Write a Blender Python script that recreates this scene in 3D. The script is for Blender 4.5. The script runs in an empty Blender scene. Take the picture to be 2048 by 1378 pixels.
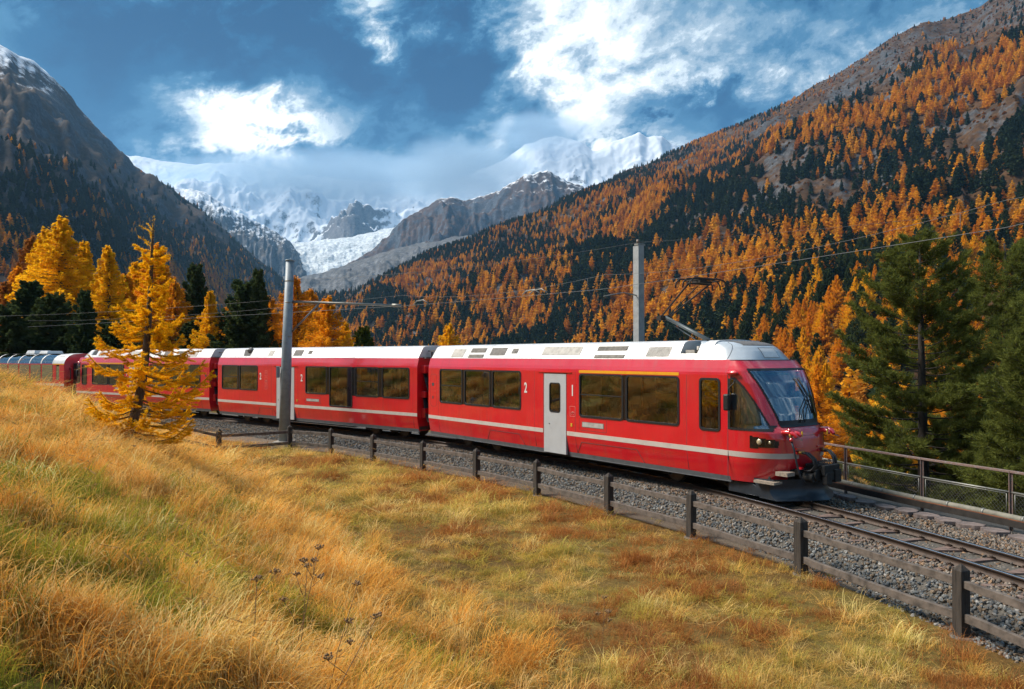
import bpy, bmesh, math, random
import numpy as np
from mathutils import Vector, Matrix, Euler

# ------------------------------------------------------------------ camera, sky, sun, exposure
sc = bpy.context.scene
FPX, EYE, VH = 1565.0, 3.4, 712.0            # focal length in px of a 2048 px wide frame, eye height over the rail, horizon row
cam_data = bpy.data.cameras.new('camera'); cam = bpy.data.objects.new('camera', cam_data)
sc.collection.objects.link(cam); sc.camera = cam
cam_data.sensor_width = 36.0; cam_data.lens = 36.0 * FPX / 2048.0
cam_data.clip_start = 0.1; cam_data.clip_end = 40000
cam.location = (0, 0, EYE)
cam.rotation_euler = (math.radians(90) + math.atan((VH - 689) / FPX), 0, 0)

SUN_DIR = Vector((-0.62, 0.10, 0.70)).normalized()     # towards the sun: high on the left, veiled by thin cloud
SUN_EL = math.asin(SUN_DIR.z); SUN_AZ = math.atan2(SUN_DIR.x, SUN_DIR.y)
sd = bpy.data.lights.new('sun', 'SUN'); sd.energy = 4.6; sd.angle = math.radians(24); sd.color = (1.0, 0.91, 0.78)
so = bpy.data.objects.new('sun', sd); sc.collection.objects.link(so)
so.rotation_euler = SUN_DIR.to_track_quat('Z', 'Y').to_euler()

world = bpy.data.worlds.new('World'); sc.world = world; world.use_nodes = True
def build_world():
    nt = world.node_tree; nt.nodes.clear(); N = nt.nodes.new; L = nt.links.new
    out = N('ShaderNodeOutputWorld'); bg = N('ShaderNodeBackground'); L(bg.outputs[0], out.inputs[0])
    bg.inputs[1].default_value = 0.11
    sky = N('ShaderNodeTexSky'); sky.sky_type = 'NISHITA'; sky.sun_disc = False
    sky.sun_elevation = SUN_EL; sky.sun_rotation = SUN_AZ; sky.altitude = 1900; sky.air_density = 1.0; sky.dust_density = 0.6; sky.ozone_density = 2.5
    tc = N('ShaderNodeTexCoord')
    def m(op, a, b=None, c=None, clamp=False):
        n = N('ShaderNodeMath'); n.operation = op; n.use_clamp = clamp
        for i, x in enumerate((a, b, c)):
            if x is None: continue
            if isinstance(x, (int, float)): n.inputs[i].default_value = x
            else: L(x, n.inputs[i])
        return n.outputs[0]
    sep = N('ShaderNodeSeparateXYZ'); L(tc.outputs['Generated'], sep.inputs[0])
    cmb = N('ShaderNodeCombineXYZ'); L(m('ADD', sep.outputs[0], m('MULTIPLY', sep.outputs[2], -.35)), cmb.inputs[0]); L(sep.outputs[1], cmb.inputs[1]); L(m('MULTIPLY', sep.outputs[2], 1.35), cmb.inputs[2])
    def noise(scale, detail, rough, dist, off):
        mp = N('ShaderNodeMapping'); mp.inputs['Location'].default_value = off; L(cmb.outputs[0], mp.inputs[0])
        n = N('ShaderNodeTexNoise'); n.inputs['Scale'].default_value = scale; n.inputs['Detail'].default_value = detail
        n.inputs['Roughness'].default_value = rough; n.inputs['Distortion'].default_value = dist; L(mp.outputs[0], n.inputs['Vector']); return n.outputs[0]
    big = noise(2.2, 4, .5, .3, (3.1, 1.7, .4)); fine = noise(5.6, 7, .62, .25, (1.3, 7.2, 2.0))
    wisp = noise(17.0, 7, .66, .25, (5.3, .2, 8.0))
    def blob(u, v, ru, rv, amp, warp=0.22):
        d = Vector(((u - 1024) / FPX, 1, (VH - v) / FPX)).normalized()
        e = d.cross(Vector((0, 0, 1))).normalized(); f = e.cross(d)
        def dot(w):
            n = N('ShaderNodeVectorMath'); n.operation = 'DOT_PRODUCT'; L(tc.outputs['Generated'], n.inputs[0]); n.inputs[1].default_value = w; return n.outputs['Value']
        a = m('DIVIDE', m('ADD', dot(e), m('MULTIPLY', m('SUBTRACT', fine, .5), warp)), ru / FPX)
        b = m('DIVIDE', m('ADD', dot(f), m('MULTIPLY', m('SUBTRACT', wisp, .5), warp)), rv / FPX)
        r2 = m('ADD', m('MULTIPLY', a, a), m('MULTIPLY', b, b))
        g = m('POWER', 2.718, m('MULTIPLY', r2, -1.0))
        front = m('GREATER_THAN', dot(d), 0.0)
        return m('MULTIPLY', m('MULTIPLY', g, front), amp)
    # cloud brightness: 0 dark base, 1 sunlit white; the patches sit where the clouds thin out in front of the sun
    val = m('ADD', m('MULTIPLY', m('SUBTRACT', fine, .5), 2.0), m('MULTIPLY', m('SUBTRACT', big, .5), 1.1))
    val = m('ADD', val, m('MULTIPLY', m('SUBTRACT', wisp, .5), 1.45))
    mr = N('ShaderNodeMapRange'); mr.inputs[1].default_value = -.52; mr.inputs[2].default_value = -.20; mr.inputs[3].default_value = .55; mr.inputs[4].default_value = 1.0; L(sep.outputs[0], mr.inputs[0])
    val = m('MULTIPLY', val, mr.outputs[0])
    val = m('ADD', val, .45)
    for b in BLOBS: val = m('ADD', val, blob(*b))
    ramp = N('ShaderNodeValToRGB'); L(m('ADD', val, 0.0, clamp=True), ramp.inputs[0])
    cr = ramp.color_ramp; cr.interpolation = 'EASE'
    stops = [(0.0, (.001, .040, .120)), (.2, (.006, .070, .170)), (.38, (.042, .145, .265)), (.54, (.15, .26, .37)), (.66, (.32, .41, .49)), (.78, (.62, .69, .73)), (.9, (.92, .95, .96)), (1.0, (1.1, 1.1, 1.06))]
    cr.elements[0].position = stops[0][0]; cr.elements[0].color = (*stops[0][1], 1); cr.elements[1].position = 1.0; cr.elements[1].color = (*stops[-1][1], 1)
    for p, c in stops[1:-1]:
        el = cr.elements.new(p); el.color = (*c, 1)
    sc_ = N('ShaderNodeVectorMath'); sc_.operation = 'SCALE'; L(ramp.outputs[0], sc_.inputs[0]); sc_.inputs['Scale'].default_value = 1 / 0.11
    # holes of open sky, mostly to the right
    hole = m('ADD', m('MULTIPLY', m('SUBTRACT', noise(2.6, 7, .6, .4, (9.1, 4.4, 1.0)), .56), 6.0), -0.25)
    for b in HOLES: hole = m('ADD', hole, blob(*b))
    hole = m('MULTIPLY', m('ADD', hole, 0, clamp=True), .8)
    mix = N('ShaderNodeMix'); mix.data_type = 'RGBA'; L(hole, mix.inputs[0]); L(sc_.outputs[0], mix.inputs[6])
    hs = N('ShaderNodeHueSaturation'); hs.inputs['Saturation'].default_value = 1.2; hs.inputs['Value'].default_value = 1.0; L(sky.outputs[0], hs.inputs['Color'])
    L(hs.outputs[0], mix.inputs[7]); L(mix.outputs[2], bg.inputs[0])
BLOBS = [(450, 235, 100, 55, .46), (590, 245, 100, 45, .36), (500, 280, 150, 45, .24), (430, 310, 50, 40, .28), (650, 300, 60, 60, .25), (770, 50, 60, 70, .55), (740, 190, 60, 50, .22),
         (1095, 60, 95, 70, .18), (1180, 120, 60, 60, .04), (560, 70, 260, 85, -.34), (930, 210, 130, 150, -.28), (940, 50, 90, 90, -.22), (300, 120, 160, 90, -.10), (700, 360, 420, 50, .05), (90, 20, 240, 90, -.16),
         (1250, 60, 60, 60, .08), (1240, 190, 100, 60, .16), (1420, 110, 220, 130, .08), (1390, 195, 55, 35, -.28), (1180, 250, 70, 40, .30), (1320, 275, 70, 25, .32), (1620, 120, 220, 100, .14), (1300, 120, 140, 120, .10)]
HOLES = [(1330, 235, 55, 20, .85), (1600, 20, 110, 50, .6), (1500, 60, 40, 60, .4), (1540, 110, 50, 40, .35), (500, 200, 500, 300, -.9), (950, 250, 300, 300, -.9)]
build_world()

sc.view_settings.view_transform = 'Standard'; sc.view_settings.look = 'None'; sc.view_settings.gamma = 1.0
sc.view_settings.use_curve_mapping = False; sc.view_settings.exposure = 0.62
sc.render.engine = 'CYCLES'
cy = sc.cycles; cy.use_denoising = True; cy.use_adaptive_sampling = True; cy.adaptive_threshold = 0.014
cy.max_bounces = 5; cy.diffuse_bounces = 2; cy.glossy_bounces = 3; cy.transmission_bounces = 4; cy.transparent_max_bounces = 12; cy.volume_bounces = 1; world.cycles.sampling_method = 'MANUAL'; world.cycles.sample_map_resolution = 256
cy.caustics_reflective = False; cy.caustics_refractive = False; cy.sample_clamp_indirect = 4.0

# ------------------------------------------------------------------ helpers
COL = sc.collection
rng = np.random.default_rng(7); random.seed(7)
R = math.radians

def at(u, v, Y): return Vector(((u - 1024) / FPX * Y, Y, EYE + (VH - v) / FPX * Y))

def _hash(ix, iy, iz, seed):
    n = (ix.astype(np.int64) * 374761393 + iy.astype(np.int64) * 668265263 + iz.astype(np.int64) * 2147483647 + seed * 974711) & 0xffffffff
    n = ((n ^ (n >> 13)) * 1274126177) & 0xffffffff
    n = (n ^ (n >> 16)) & 0xffffffff
    return n.astype(np.float64) / 0xffffffff
def vnoise(x, y, z=None, seed=0):
    x = np.asarray(x, float); y = np.asarray(y, float); z = np.zeros_like(x) if z is None else np.asarray(z, float)
    ix, iy, iz = np.floor(x), np.floor(y), np.floor(z); fx, fy, fz = x - ix, y - iy, z - iz
    fx = fx * fx * fx * (fx * (fx * 6 - 15) + 10); fy = fy * fy * fy * (fy * (fy * 6 - 15) + 10); fz = fz * fz * (3 - 2 * fz); r = 0
    for a in (0, 1):
        for b in (0, 1):
            for c in (0, 1):
                r = r + _hash(ix + a, iy + b, iz + c, seed) * (fx if a else 1 - fx) * (fy if b else 1 - fy) * (fz if c else 1 - fz)
    return r
def fbm(x, y, z=None, oct=4, seed=0, gain=.5):
    s = 0; a = 1; t = 0; f = 1
    for o in range(oct):
        s = s + a * vnoise(np.asarray(x) * f, np.asarray(y) * f, None if z is None else np.asarray(z) * f, seed + o * 17); t += a; a *= gain; f *= 2.03
    return s / t
def ridged(x, y, z=None, oct=4, seed=0):
    s = 0; a = 1; t = 0; f = 1
    for o in range(oct):
        s = s + a * (1 - np.abs(2 * vnoise(np.asarray(x) * f, np.asarray(y) * f, None if z is None else np.asarray(z) * f, seed + o * 17) - 1)); t += a; a *= .5; f *= 2.1
    return s / t
def sstep(a, b, x):
    t = np.clip((np.asarray(x, float) - a) / (b - a), 0, 1); return t * t * (3 - 2 * t)

def mesh_np(name, V, F, smooth=False):
    """V (n,3) array, F (m,k) array of one face size"""
    V = np.asarray(V, np.float32); F = np.asarray(F, np.int32); k = F.shape[1]
    me = bpy.data.meshes.new(name); me.vertices.add(len(V)); me.vertices.foreach_set('co', V.ravel())
    me.loops.add(F.size); me.loops.foreach_set('vertex_index', F.ravel())
    me.polygons.add(len(F)); me.polygons.foreach_set('loop_start', np.arange(0, F.size, k, dtype=np.int32))
    try: me.polygons.foreach_set('loop_total', np.full(len(F), k, np.int32))
    except Exception: pass
    me.polygons.foreach_set('use_smooth', np.full(len(F), smooth, bool)); me.update(calc_edges=True); me.validate(); return me

def link(name, me, mat=None, parent=None, loc=None, rot=None, scale=None):
    o = bpy.data.objects.new(name, me); COL.objects.link(o)
    if mat is not None and me is not None:
        ms = mat if isinstance(mat, (list, tuple)) else [mat]
        if len(me.materials) == 0:
            for x in ms: me.materials.append(x)
    if parent is not None: o.parent = parent
    if loc is not None: o.location = loc
    if rot is not None: o.rotation_euler = rot
    if scale is not None: o.scale = scale
    return o
def tag(o, label=None, cat=None, group=None, kind=None):
    if label: o['label'] = label
    if cat: o['category'] = cat
    if group: o['group'] = group
    if kind: o['kind'] = kind
    return o
def empty(name, loc, rz=0, label=None, cat=None, group=None):
    o = bpy.data.objects.new(name, None); COL.objects.link(o); o.location = loc; o.rotation_euler = (0, 0, rz); o.empty_display_size = .3
    return tag(o, label, cat, group)

class MB:
    def __init__(s): s.v = []; s.f = []; s.m = []; s.sm = []
    def add(s, V, F, mi=0, smooth=False):
        b = len(s.v); s.v += [tuple(p) for p in V]; s.f += [tuple(i + b for i in f) for f in F]; s.m += [mi] * len(F); s.sm += [smooth] * len(F); return s
    def box(s, c, d, rot=None, mi=0, taper=1.0):
        x, y, z = d[0] / 2, d[1] / 2, d[2] / 2; t = taper
        P = [(-x, -y, -z), (x, -y, -z), (x, y, -z), (-x, y, -z), (-x * t, -y * t, z), (x * t, -y * t, z), (x * t, y * t, z), (-x * t, y * t, z)]
        M = Euler(rot).to_matrix() if rot else None
        P = [(M @ Vector(p) if M else Vector(p)) + Vector(c) for p in P]
        return s.add(P, [(3, 2, 1, 0), (4, 5, 6, 7), (0, 1, 5, 4), (1, 2, 6, 5), (2, 3, 7, 6), (3, 0, 4, 7)], mi)
    def bx(s, x0, x1, y0, y1, z0, z1, mi=0): return s.box(((x0 + x1) / 2, (y0 + y1) / 2, (z0 + z1) / 2), (abs(x1 - x0), abs(y1 - y0), abs(z1 - z0)), None, mi)
    def bar(s, a, b, w, h, mi=0, up=(0, 0, 1)):
        a = Vector(a); b = Vector(b); d = (b - a); L = d.length; d.normalize(); r = d.cross(Vector(up))
        if r.length < 1e-4: r = Vector((1, 0, 0))
        r.normalize(); u = r.cross(d); P = []
        for q in (a, b):
            for sx, sz in ((-1, -1), (1, -1), (1, 1), (-1, 1)): P.append(q + r * sx * w / 2 + u * sz * h / 2)
        return s.add(P, [(0, 1, 2, 3), (7, 6, 5, 4), (0, 4, 5, 1), (1, 5, 6, 2), (2, 6, 7, 3), (3, 7, 4, 0)], mi)
    def tube(s, pts, r, n=8, mi=0, caps=True):
        pts = [Vector(p) for p in pts]; rr = r if isinstance(r, (list, tuple, np.ndarray)) else [r] * len(pts)
        V = []; F = []; up = Vector((0, 0, 1)); prev = None
        for i, p in enumerate(pts):
            d = (pts[min(i + 1, len(pts) - 1)] - pts[max(i - 1, 0)]).normalized()
            a = prev if prev is not None else (d.cross(up) if abs(d.z) < .95 else d.cross(Vector((1, 0, 0))))
            a = (a - d * a.dot(d))
            a.normalize(); prev = a; b = d.cross(a)
            for k in range(n):
                t = 2 * math.pi * k / n; V.append(p + (a * math.cos(t) + b * math.sin(t)) * rr[i])
        for i in range(len(pts) - 1):
            for k in range(n): F.append((i * n + k, i * n + (k + 1) % n, (i + 1) * n + (k + 1) % n, (i + 1) * n + k))
        s.add(V, F, mi, True)
        if caps:
            b = len(s.v) - len(V); s.f += [tuple(b + k for k in range(n))[::-1], tuple(b + (len(pts) - 1) * n + k for k in range(n))]; s.m += [mi] * 2; s.sm += [False] * 2
        return s
    def cyl(s, a, b, r, n=16, mi=0, r2=None): return s.tube([a, b], [r, r if r2 is None else r2], n, mi)
    def prism(s, poly, axis, a, b, mi=0):
        """poly of 2D points extruded along axis 0/1/2 from a to b"""
        n = len(poly); V = []
        for q in (a, b):
            for p in poly: V.append((q, p[0], p[1]) if axis == 0 else (p[0], q, p[1]) if axis == 1 else (p[0], p[1], q))
        F = [tuple(range(n))[::-1], tuple(range(n, 2 * n))] + [(i, (i + 1) % n, n + (i + 1) % n, n + i) for i in range(n)]
        return s.add(V, F, mi)
    def sphere(s, c, r, nu=10, nv=6, mi=0, sc=(1, 1, 1)):
        V = []; F = []
        for j in range(nv + 1):
            t = math.pi * j / nv
            for i in range(nu):
                p = 2 * math.pi * i / nu; V.append((c[0] + r * sc[0] * math.sin(t) * math.cos(p), c[1] + r * sc[1] * math.sin(t) * math.sin(p), c[2] + r * sc[2] * math.cos(t)))
        for j in range(nv):
            for i in range(nu): F.append((j * nu + i, (j + 1) * nu + i, (j + 1) * nu + (i + 1) % nu, j * nu + (i + 1) % nu))
        return s.add(V, F, mi, True)
    def mesh(s, name):
        me = bpy.data.meshes.new(name); me.from_pydata([tuple(p) for p in s.v], [], s.f); me.polygons.foreach_set('material_index', s.m); me.polygons.foreach_set('use_smooth', s.sm)
        me.update(); return me
    def build(s, name, mat, parent=None, bevel=0, loc=None, rot=None, fixn=False):
        me = s.mesh(name)
        if fixn:
            bm = bmesh.new(); bm.from_mesh(me); bmesh.ops.recalc_face_normals(bm, faces=bm.faces); bm.to_mesh(me); bm.free()
        o = link(name, me, mat, parent, loc, rot)
        if bevel:
            b = o.modifiers.new('bevel', 'BEVEL'); b.width = bevel; b.segments = 2; b.limit_method = 'ANGLE'; b.angle_limit = R(40)
        return o

# ------------------------------------------------------------------ materials
def nodes(name):
    m = bpy.data.materials.new(name); m.use_nodes = True; nt = m.node_tree
    return m, nt, nt.nodes.get('Principled BSDF'), nt.nodes.new, nt.links.new
def ramp_node(N, L, src, stops):
    r = N('ShaderNodeValToRGB'); cr = r.color_ramp; L(src, r.inputs[0])
    cr.elements[0].position = stops[0][0]; cr.elements[0].color = (*stops[0][1], 1); cr.elements[1].position = stops[-1][0]; cr.elements[1].color = (*stops[-1][1], 1)
    for p, c in stops[1:-1]: e = cr.elements.new(p); e.color = (*c, 1)
    return r.outputs[0]
def noise_node(N, L, scale, detail=5, rough=.55, coord='Object', stretch=None, dist=0):
    tc = N('ShaderNodeTexCoord'); src = tc.outputs[coord]
    if stretch:
        mp = N('ShaderNodeMapping'); mp.inputs['Scale'].default_value = stretch; L(src, mp.inputs[0]); src = mp.outputs[0]
    n = N('ShaderNodeTexNoise'); n.inputs['Scale'].default_value = scale; n.inputs['Detail'].default_value = detail; n.inputs['Roughness'].default_value = rough
    n.inputs['Distortion'].default_value = dist; L(src, n.inputs['Vector']); return n.outputs[0]
def mat(name, col, rough=.6, metal=0, var=.15, scale=8, bump=0, bscale=40, coat=0, stretch=None, col2=None, spec=.5):
    m, nt, p, N, L = nodes(name)
    c2 = col2 if col2 else tuple(x * (1 - var * 1.6) for x in col); c1 = tuple(min(1, x * (1 + var)) for x in col)
    n = noise_node(N, L, scale, 6, .6, 'Object', stretch)
    L(ramp_node(N, L, n, [(.3, c2), (.5, col), (.72, c1)]), p.inputs['Base Color'])
    p.inputs['Roughness'].default_value = rough; p.inputs['Metallic'].default_value = metal; p.inputs['Coat Weight'].default_value = coat; p.inputs['Coat Roughness'].default_value = .06
    p.inputs['Specular IOR Level'].default_value = spec
    if bump:
        b = N('ShaderNodeBump'); b.inputs['Strength'].default_value = bump; b.inputs['Distance'].default_value = .02
        L(noise_node(N, L, bscale, 6, .6, 'Object', stretch), b.inputs['Height']); L(b.outputs[0], p.inputs['Normal'])
    return m
def glass_mat(name, tint, boost=.06, ior=1.9):
    m, nt, p, N, L = nodes(name); nt.nodes.remove(p); out = nt.nodes['Material Output']
    t = N('ShaderNodeBsdfTransparent'); t.inputs[0].default_value = (*tint, 1)
    g = N('ShaderNodeBsdfGlossy'); g.inputs['Roughness'].default_value = .015; g.inputs[0].default_value = (.78, .88, .98, 1)
    fr = N('ShaderNodeFresnel'); fr.inputs[0].default_value = ior
    bp = N('ShaderNodeBump'); bp.inputs['Strength'].default_value = .02; bp.inputs['Distance'].default_value = .01
    L(noise_node(N, L, 1.3, 2), bp.inputs['Height']); L(bp.outputs[0], g.inputs['Normal'])
    a = N('ShaderNodeMath'); a.operation = 'ADD'; a.use_clamp = True; a.inputs[1].default_value = boost; L(fr.outputs[0], a.inputs[0])
    mx = N('ShaderNodeMixShader'); L(a.outputs[0], mx.inputs[0]); L(t.outputs[0], mx.inputs[1]); L(g.outputs[0], mx.inputs[2]); L(mx.outputs[0], out.inputs[0])
    return m
def leaf_mat(name, stops, trans=.35, use_attr=None, dark=None):
    """foliage: colour picked per object / instance at random, or from an instance attribute"""
    m, nt, p, N, L = nodes(name); nt.nodes.remove(p); out = nt.nodes['Material Output']
    if use_attr:
        a = N('ShaderNodeAttribute'); a.attribute_type = 'INSTANCER'; a.attribute_name = use_attr; c = a.outputs['Color']
    else:
        oi = N('ShaderNodeObjectInfo'); c = ramp_node(N, L, oi.outputs['Random'], stops)
    n = noise_node(N, L, 5.0, 3, .6, 'Object')
    mr = N('ShaderNodeMapRange'); mr.inputs[1].default_value = .25; mr.inputs[2].default_value = .75; mr.inputs[3].default_value = .72; mr.inputs[4].default_value = 1.28; L(n, mr.inputs[0])
    v = N('ShaderNodeVectorMath'); v.operation = 'SCALE'; L(c, v.inputs[0]); L(mr.outputs[0], v.inputs['Scale'])
    d = N('ShaderNodeBsdfDiffuse'); t = N('ShaderNodeBsdfTranslucent'); L(v.outputs[0], d.inputs[0]); L(v.outputs[0], t.inputs[0])
    mx = N('ShaderNodeMixShader'); mx.inputs[0].default_value = trans; L(d.outputs[0], mx.inputs[1]); L(t.outputs[0], mx.inputs[2]); L(mx.outputs[0], out.inputs[0])
    return m

def scatter(name, pts, rot, scl, idx, protos, col=None, kind='stuff'):
    """one 'stuff' object that puts instances of the prototype meshes on points (geometry nodes)"""
    me = bpy.data.meshes.new(name); n = len(pts); me.vertices.add(n); me.vertices.foreach_set('co', np.asarray(pts, np.float32).ravel())
    for nm, ty, arr in (('rot', 'FLOAT_VECTOR', rot), ('scl', 'FLOAT_VECTOR', scl)):
        a = me.attributes.new(nm, ty, 'POINT'); a.data.foreach_set('vector', np.asarray(arr, np.float32).ravel())
    a = me.attributes.new('idx', 'INT', 'POINT'); a.data.foreach_set('value', np.asarray(idx, np.int32))
    if col is not None:
        a = me.attributes.new('tint', 'FLOAT_COLOR', 'POINT'); a.data.foreach_set('color', np.c_[np.asarray(col, np.float32), np.ones(n, np.float32)].ravel())
    pc = bpy.data.collections.new(name + '_kinds')
    for i, pm in enumerate(protos):
        o = bpy.data.objects.new('%s_kind_%02d' % (name, i), pm); pc.objects.link(o)
    ng = bpy.data.node_groups.new(name + '_scatter', 'GeometryNodeTree')
    ng.interface.new_socket('Geometry', in_out='INPUT', socket_type='NodeSocketGeometry'); ng.interface.new_socket('Geometry', in_out='OUTPUT', socket_type='NodeSocketGeometry')
    N = ng.nodes.new; L = ng.links.new
    gi = N('NodeGroupInput'); go = N('NodeGroupOutput'); ip = N('GeometryNodeInstanceOnPoints'); ci = N('GeometryNodeCollectionInfo')
    ci.inputs[0].default_value = pc; ci.inputs['Separate Children'].default_value = True; ci.inputs['Reset Children'].default_value = True
    def attr(nm, ty):
        a = N('GeometryNodeInputNamedAttribute'); a.data_type = ty; a.inputs[0].default_value = nm; return a.outputs[0]
    er = N('FunctionNodeEulerToRotation'); L(attr('rot', 'FLOAT_VECTOR'), er.inputs[0])
    L(gi.outputs[0], ip.inputs['Points']); L(ci.outputs[0], ip.inputs['Instance']); ip.inputs['Pick Instance'].default_value = True
    L(attr('idx', 'INT'), ip.inputs['Instance Index']); L(er.outputs[0], ip.inputs['Rotation']); L(attr('scl', 'FLOAT_VECTOR'), ip.inputs['Scale'])
    L(ip.outputs[0], go.inputs[0])
    o = link(name, me); md = o.modifiers.new('scatter', 'NODES'); md.node_group = ng
    o['kind'] = kind
    return o
# ------------------------------------------------------------------ the line of the track (plan), built first because the land follows it
TRK = [(-150, 118), (-110, 101), (-80, 86), (-54, 69.6), (-40, 60.4), (-26.8, 52.0), (-18.0, 45.8), (-12.95, 41.2), (-4.9, 34.1), (-.7, 29.5), (2.6, 25.6), (5.35, 21.0), (7.05, 16.7), (8.35, 12.4), (9.2, 8.0), (9.5, 3.0), (9.0, -6), (6.0, -20), (0, -36)]
def catmull(P, n=24):
    P = [np.array(p, float) for p in P]; P = [2 * P[0] - P[1]] + P + [2 * P[-1] - P[-2]]; out = []
    for i in range(1, len(P) - 2):
        for k in range(n):
            t = k / n; out.append(.5 * (2 * P[i] + (P[i + 1] - P[i - 1]) * t + (2 * P[i - 1] - 5 * P[i] + 4 * P[i + 1] - P[i + 2]) * t * t + (3 * P[i] - P[i - 1] - 3 * P[i + 1] + P[i + 2]) * t ** 3))
    out.append(P[-2]); return np.array(out)
_t = catmull(TRK)
_s = np.r_[0, np.cumsum(np.linalg.norm(np.diff(_t, axis=0), axis=1))]
TS = np.arange(0, _s[-1], .4); TP = np.c_[np.interp(TS, _s, _t[:, 0]), np.interp(TS, _s, _t[:, 1])]
for _ in range(60):                                   # ease the curve like a surveyed line
    TP[1:-1] = .5 * TP[1:-1] + .25 * (TP[:-2] + TP[2:])
TS = np.r_[0, np.cumsum(np.linalg.norm(np.diff(TP, axis=0), axis=1))]
TH = np.gradient(TP, axis=0); TH /= np.linalg.norm(TH, axis=1)[:, None]; TW = np.c_[-TH[:, 1], TH[:, 0]]     # heading, and the normal to the far side
def track(s, d=0.0, z=0.0):
    h = np.array([np.interp(s, TS, TH[:, 0]), np.interp(s, TS, TH[:, 1])]); h /= np.linalg.norm(h)
    p = np.array([np.interp(s, TS, TP[:, 0]), np.interp(s, TS, TP[:, 1])]) + d * np.array([-h[1], h[0]])
    return Vector((p[0], p[1], z)), h
def near_track(x, y):
    """signed distance to the track (+ far side) and arc length"""
    x = np.ravel(x); y = np.ravel(y); D = np.empty(len(x)); S = np.empty(len(x))
    for a in range(0, len(x), 4000):
        dx = x[a:a + 4000, None] - TP[None, :, 0]; dy = y[a:a + 4000, None] - TP[None, :, 1]; q = dx * dx + dy * dy; i = q.argmin(1); k = np.arange(len(i))
        sg = np.sign(dx[k, i] * TW[i, 0] + dy[k, i] * TW[i, 1]); D[a:a + 4000] = sg * np.sqrt(q[k, i]); S[a:a + 4000] = TS[i]
    return D, S
def s_at(x, y): return float(near_track(np.array([x]), np.array([y]))[1][0])

def height(x, y):
    x = np.ravel(np.asarray(x, float)); y = np.ravel(np.asarray(y, float)); d, s = near_track(x, y)
    e = -.88 * (x + 1.04) - .47 * (y - 9.4)                       # distance up the bank from its foot
    rise = .70 * 1.2 * np.log1p(np.exp(np.clip(e, -30, 30) / 1.2))
    rise = 3.85 * (1 - np.exp(-rise / 3.85 * 1.25))
    rise += .9 * sstep(4, 9, e) * (fbm(x * .25, y * .25, seed=4) - .5)
    hill = np.clip(-y - 6, 0, None) * .42 + np.clip(-x - 16, 0, None) * .16 * sstep(30, 12, y)
    hill = 160 * (1 - np.exp(-hill / 160))
    lump = .30 * (fbm(x * .45, y * .45, seed=2) - .5) + .14 * (fbm(x * 1.6, y * 1.6, seed=3) - .5)
    near = -.62 + (rise + hill) * sstep(4.6, 14, -d) + lump * sstep(3.2, 6, -d)
    k = np.where(x > 0, .10 + .32 * sstep(2, 14, x), .10)
    fall = 14 * (1 - np.exp(-np.clip(d - 4.2, 0, None) * k / 14))
    far = -.5 - fall - 8 * sstep(100, 420, np.hypot(x, y)) + 1.2 * (fbm(x * .06, y * .06, seed=9) - .5) * sstep(6, 25, d)
    return np.where(d < 0, near, far)

# ------------------------------------------------------------------ ground: one sheet from the camera to the horizon
def ground_mat():
    m, nt, p, N, L = nodes('autumn_turf')
    a = noise_node(N, L, .35, 8, .65); b = noise_node(N, L, 9.0, 6, .7)
    c1 = ramp_node(N, L, a, [(.3, (.10, .060, .022)), (.45, (.17, .105, .035)), (.58, (.15, .12, .035)), (.75, (.20, .13, .05))])
    mx = N('ShaderNodeMix'); mx.data_type = 'RGBA'; mx.blend_type = 'MULTIPLY'; mx.inputs[0].default_value = .8; L(c1, mx.inputs[6])
    L(ramp_node(N, L, b, [(.3, (.45, .42, .4)), (.7, (1.3, 1.25, 1.15))]), mx.inputs[7]); L(mx.outputs[2], p.inputs['Base Color'])
    p.inputs['Roughness'].default_value = .95; p.inputs['Specular IOR Level'].default_value = .1
    bp = N('ShaderNodeBump'); bp.inputs['Strength'].default_value = .8; bp.inputs['Distance'].default_value = .06; L(b, bp.inputs['Height']); L(bp.outputs[0], p.inputs['Normal'])
    return m
M_ground = ground_mat()
def make_ground():
    ang = np.concatenate([np.linspace(-42, 42, 211), np.linspace(42, 318, 140)[1:-1]]); ang = np.radians(90 - ang)
    rad = np.concatenate([np.linspace(.0, 12, 60)[1:], np.geomspace(12.3, 60, 110), np.geomspace(61.5, 12000, 70)])
    X = np.outer(rad, np.cos(ang)); Y = np.outer(rad, np.sin(ang)); Z = height(X, Y).reshape(X.shape)
    V = np.c_[X.ravel(), Y.ravel(), Z.ravel()]; na = len(ang); nr = len(rad)
    i, j = np.meshgrid(np.arange(nr - 1), np.arange(na), indexing='ij'); j2 = (j + 1) % na
    F = np.stack([i * na + j, i * na + j2, (i + 1) * na + j2, (i + 1) * na + j], -1).reshape(-1, 4)[:, ::-1]
    V = np.r_[V, [[0, 0, float(height([0.], [0.])[0])]]]
    me = mesh_np('ground', V, F, True)
    tag(link('ground', me, M_ground), kind='structure')
make_ground()

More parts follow.
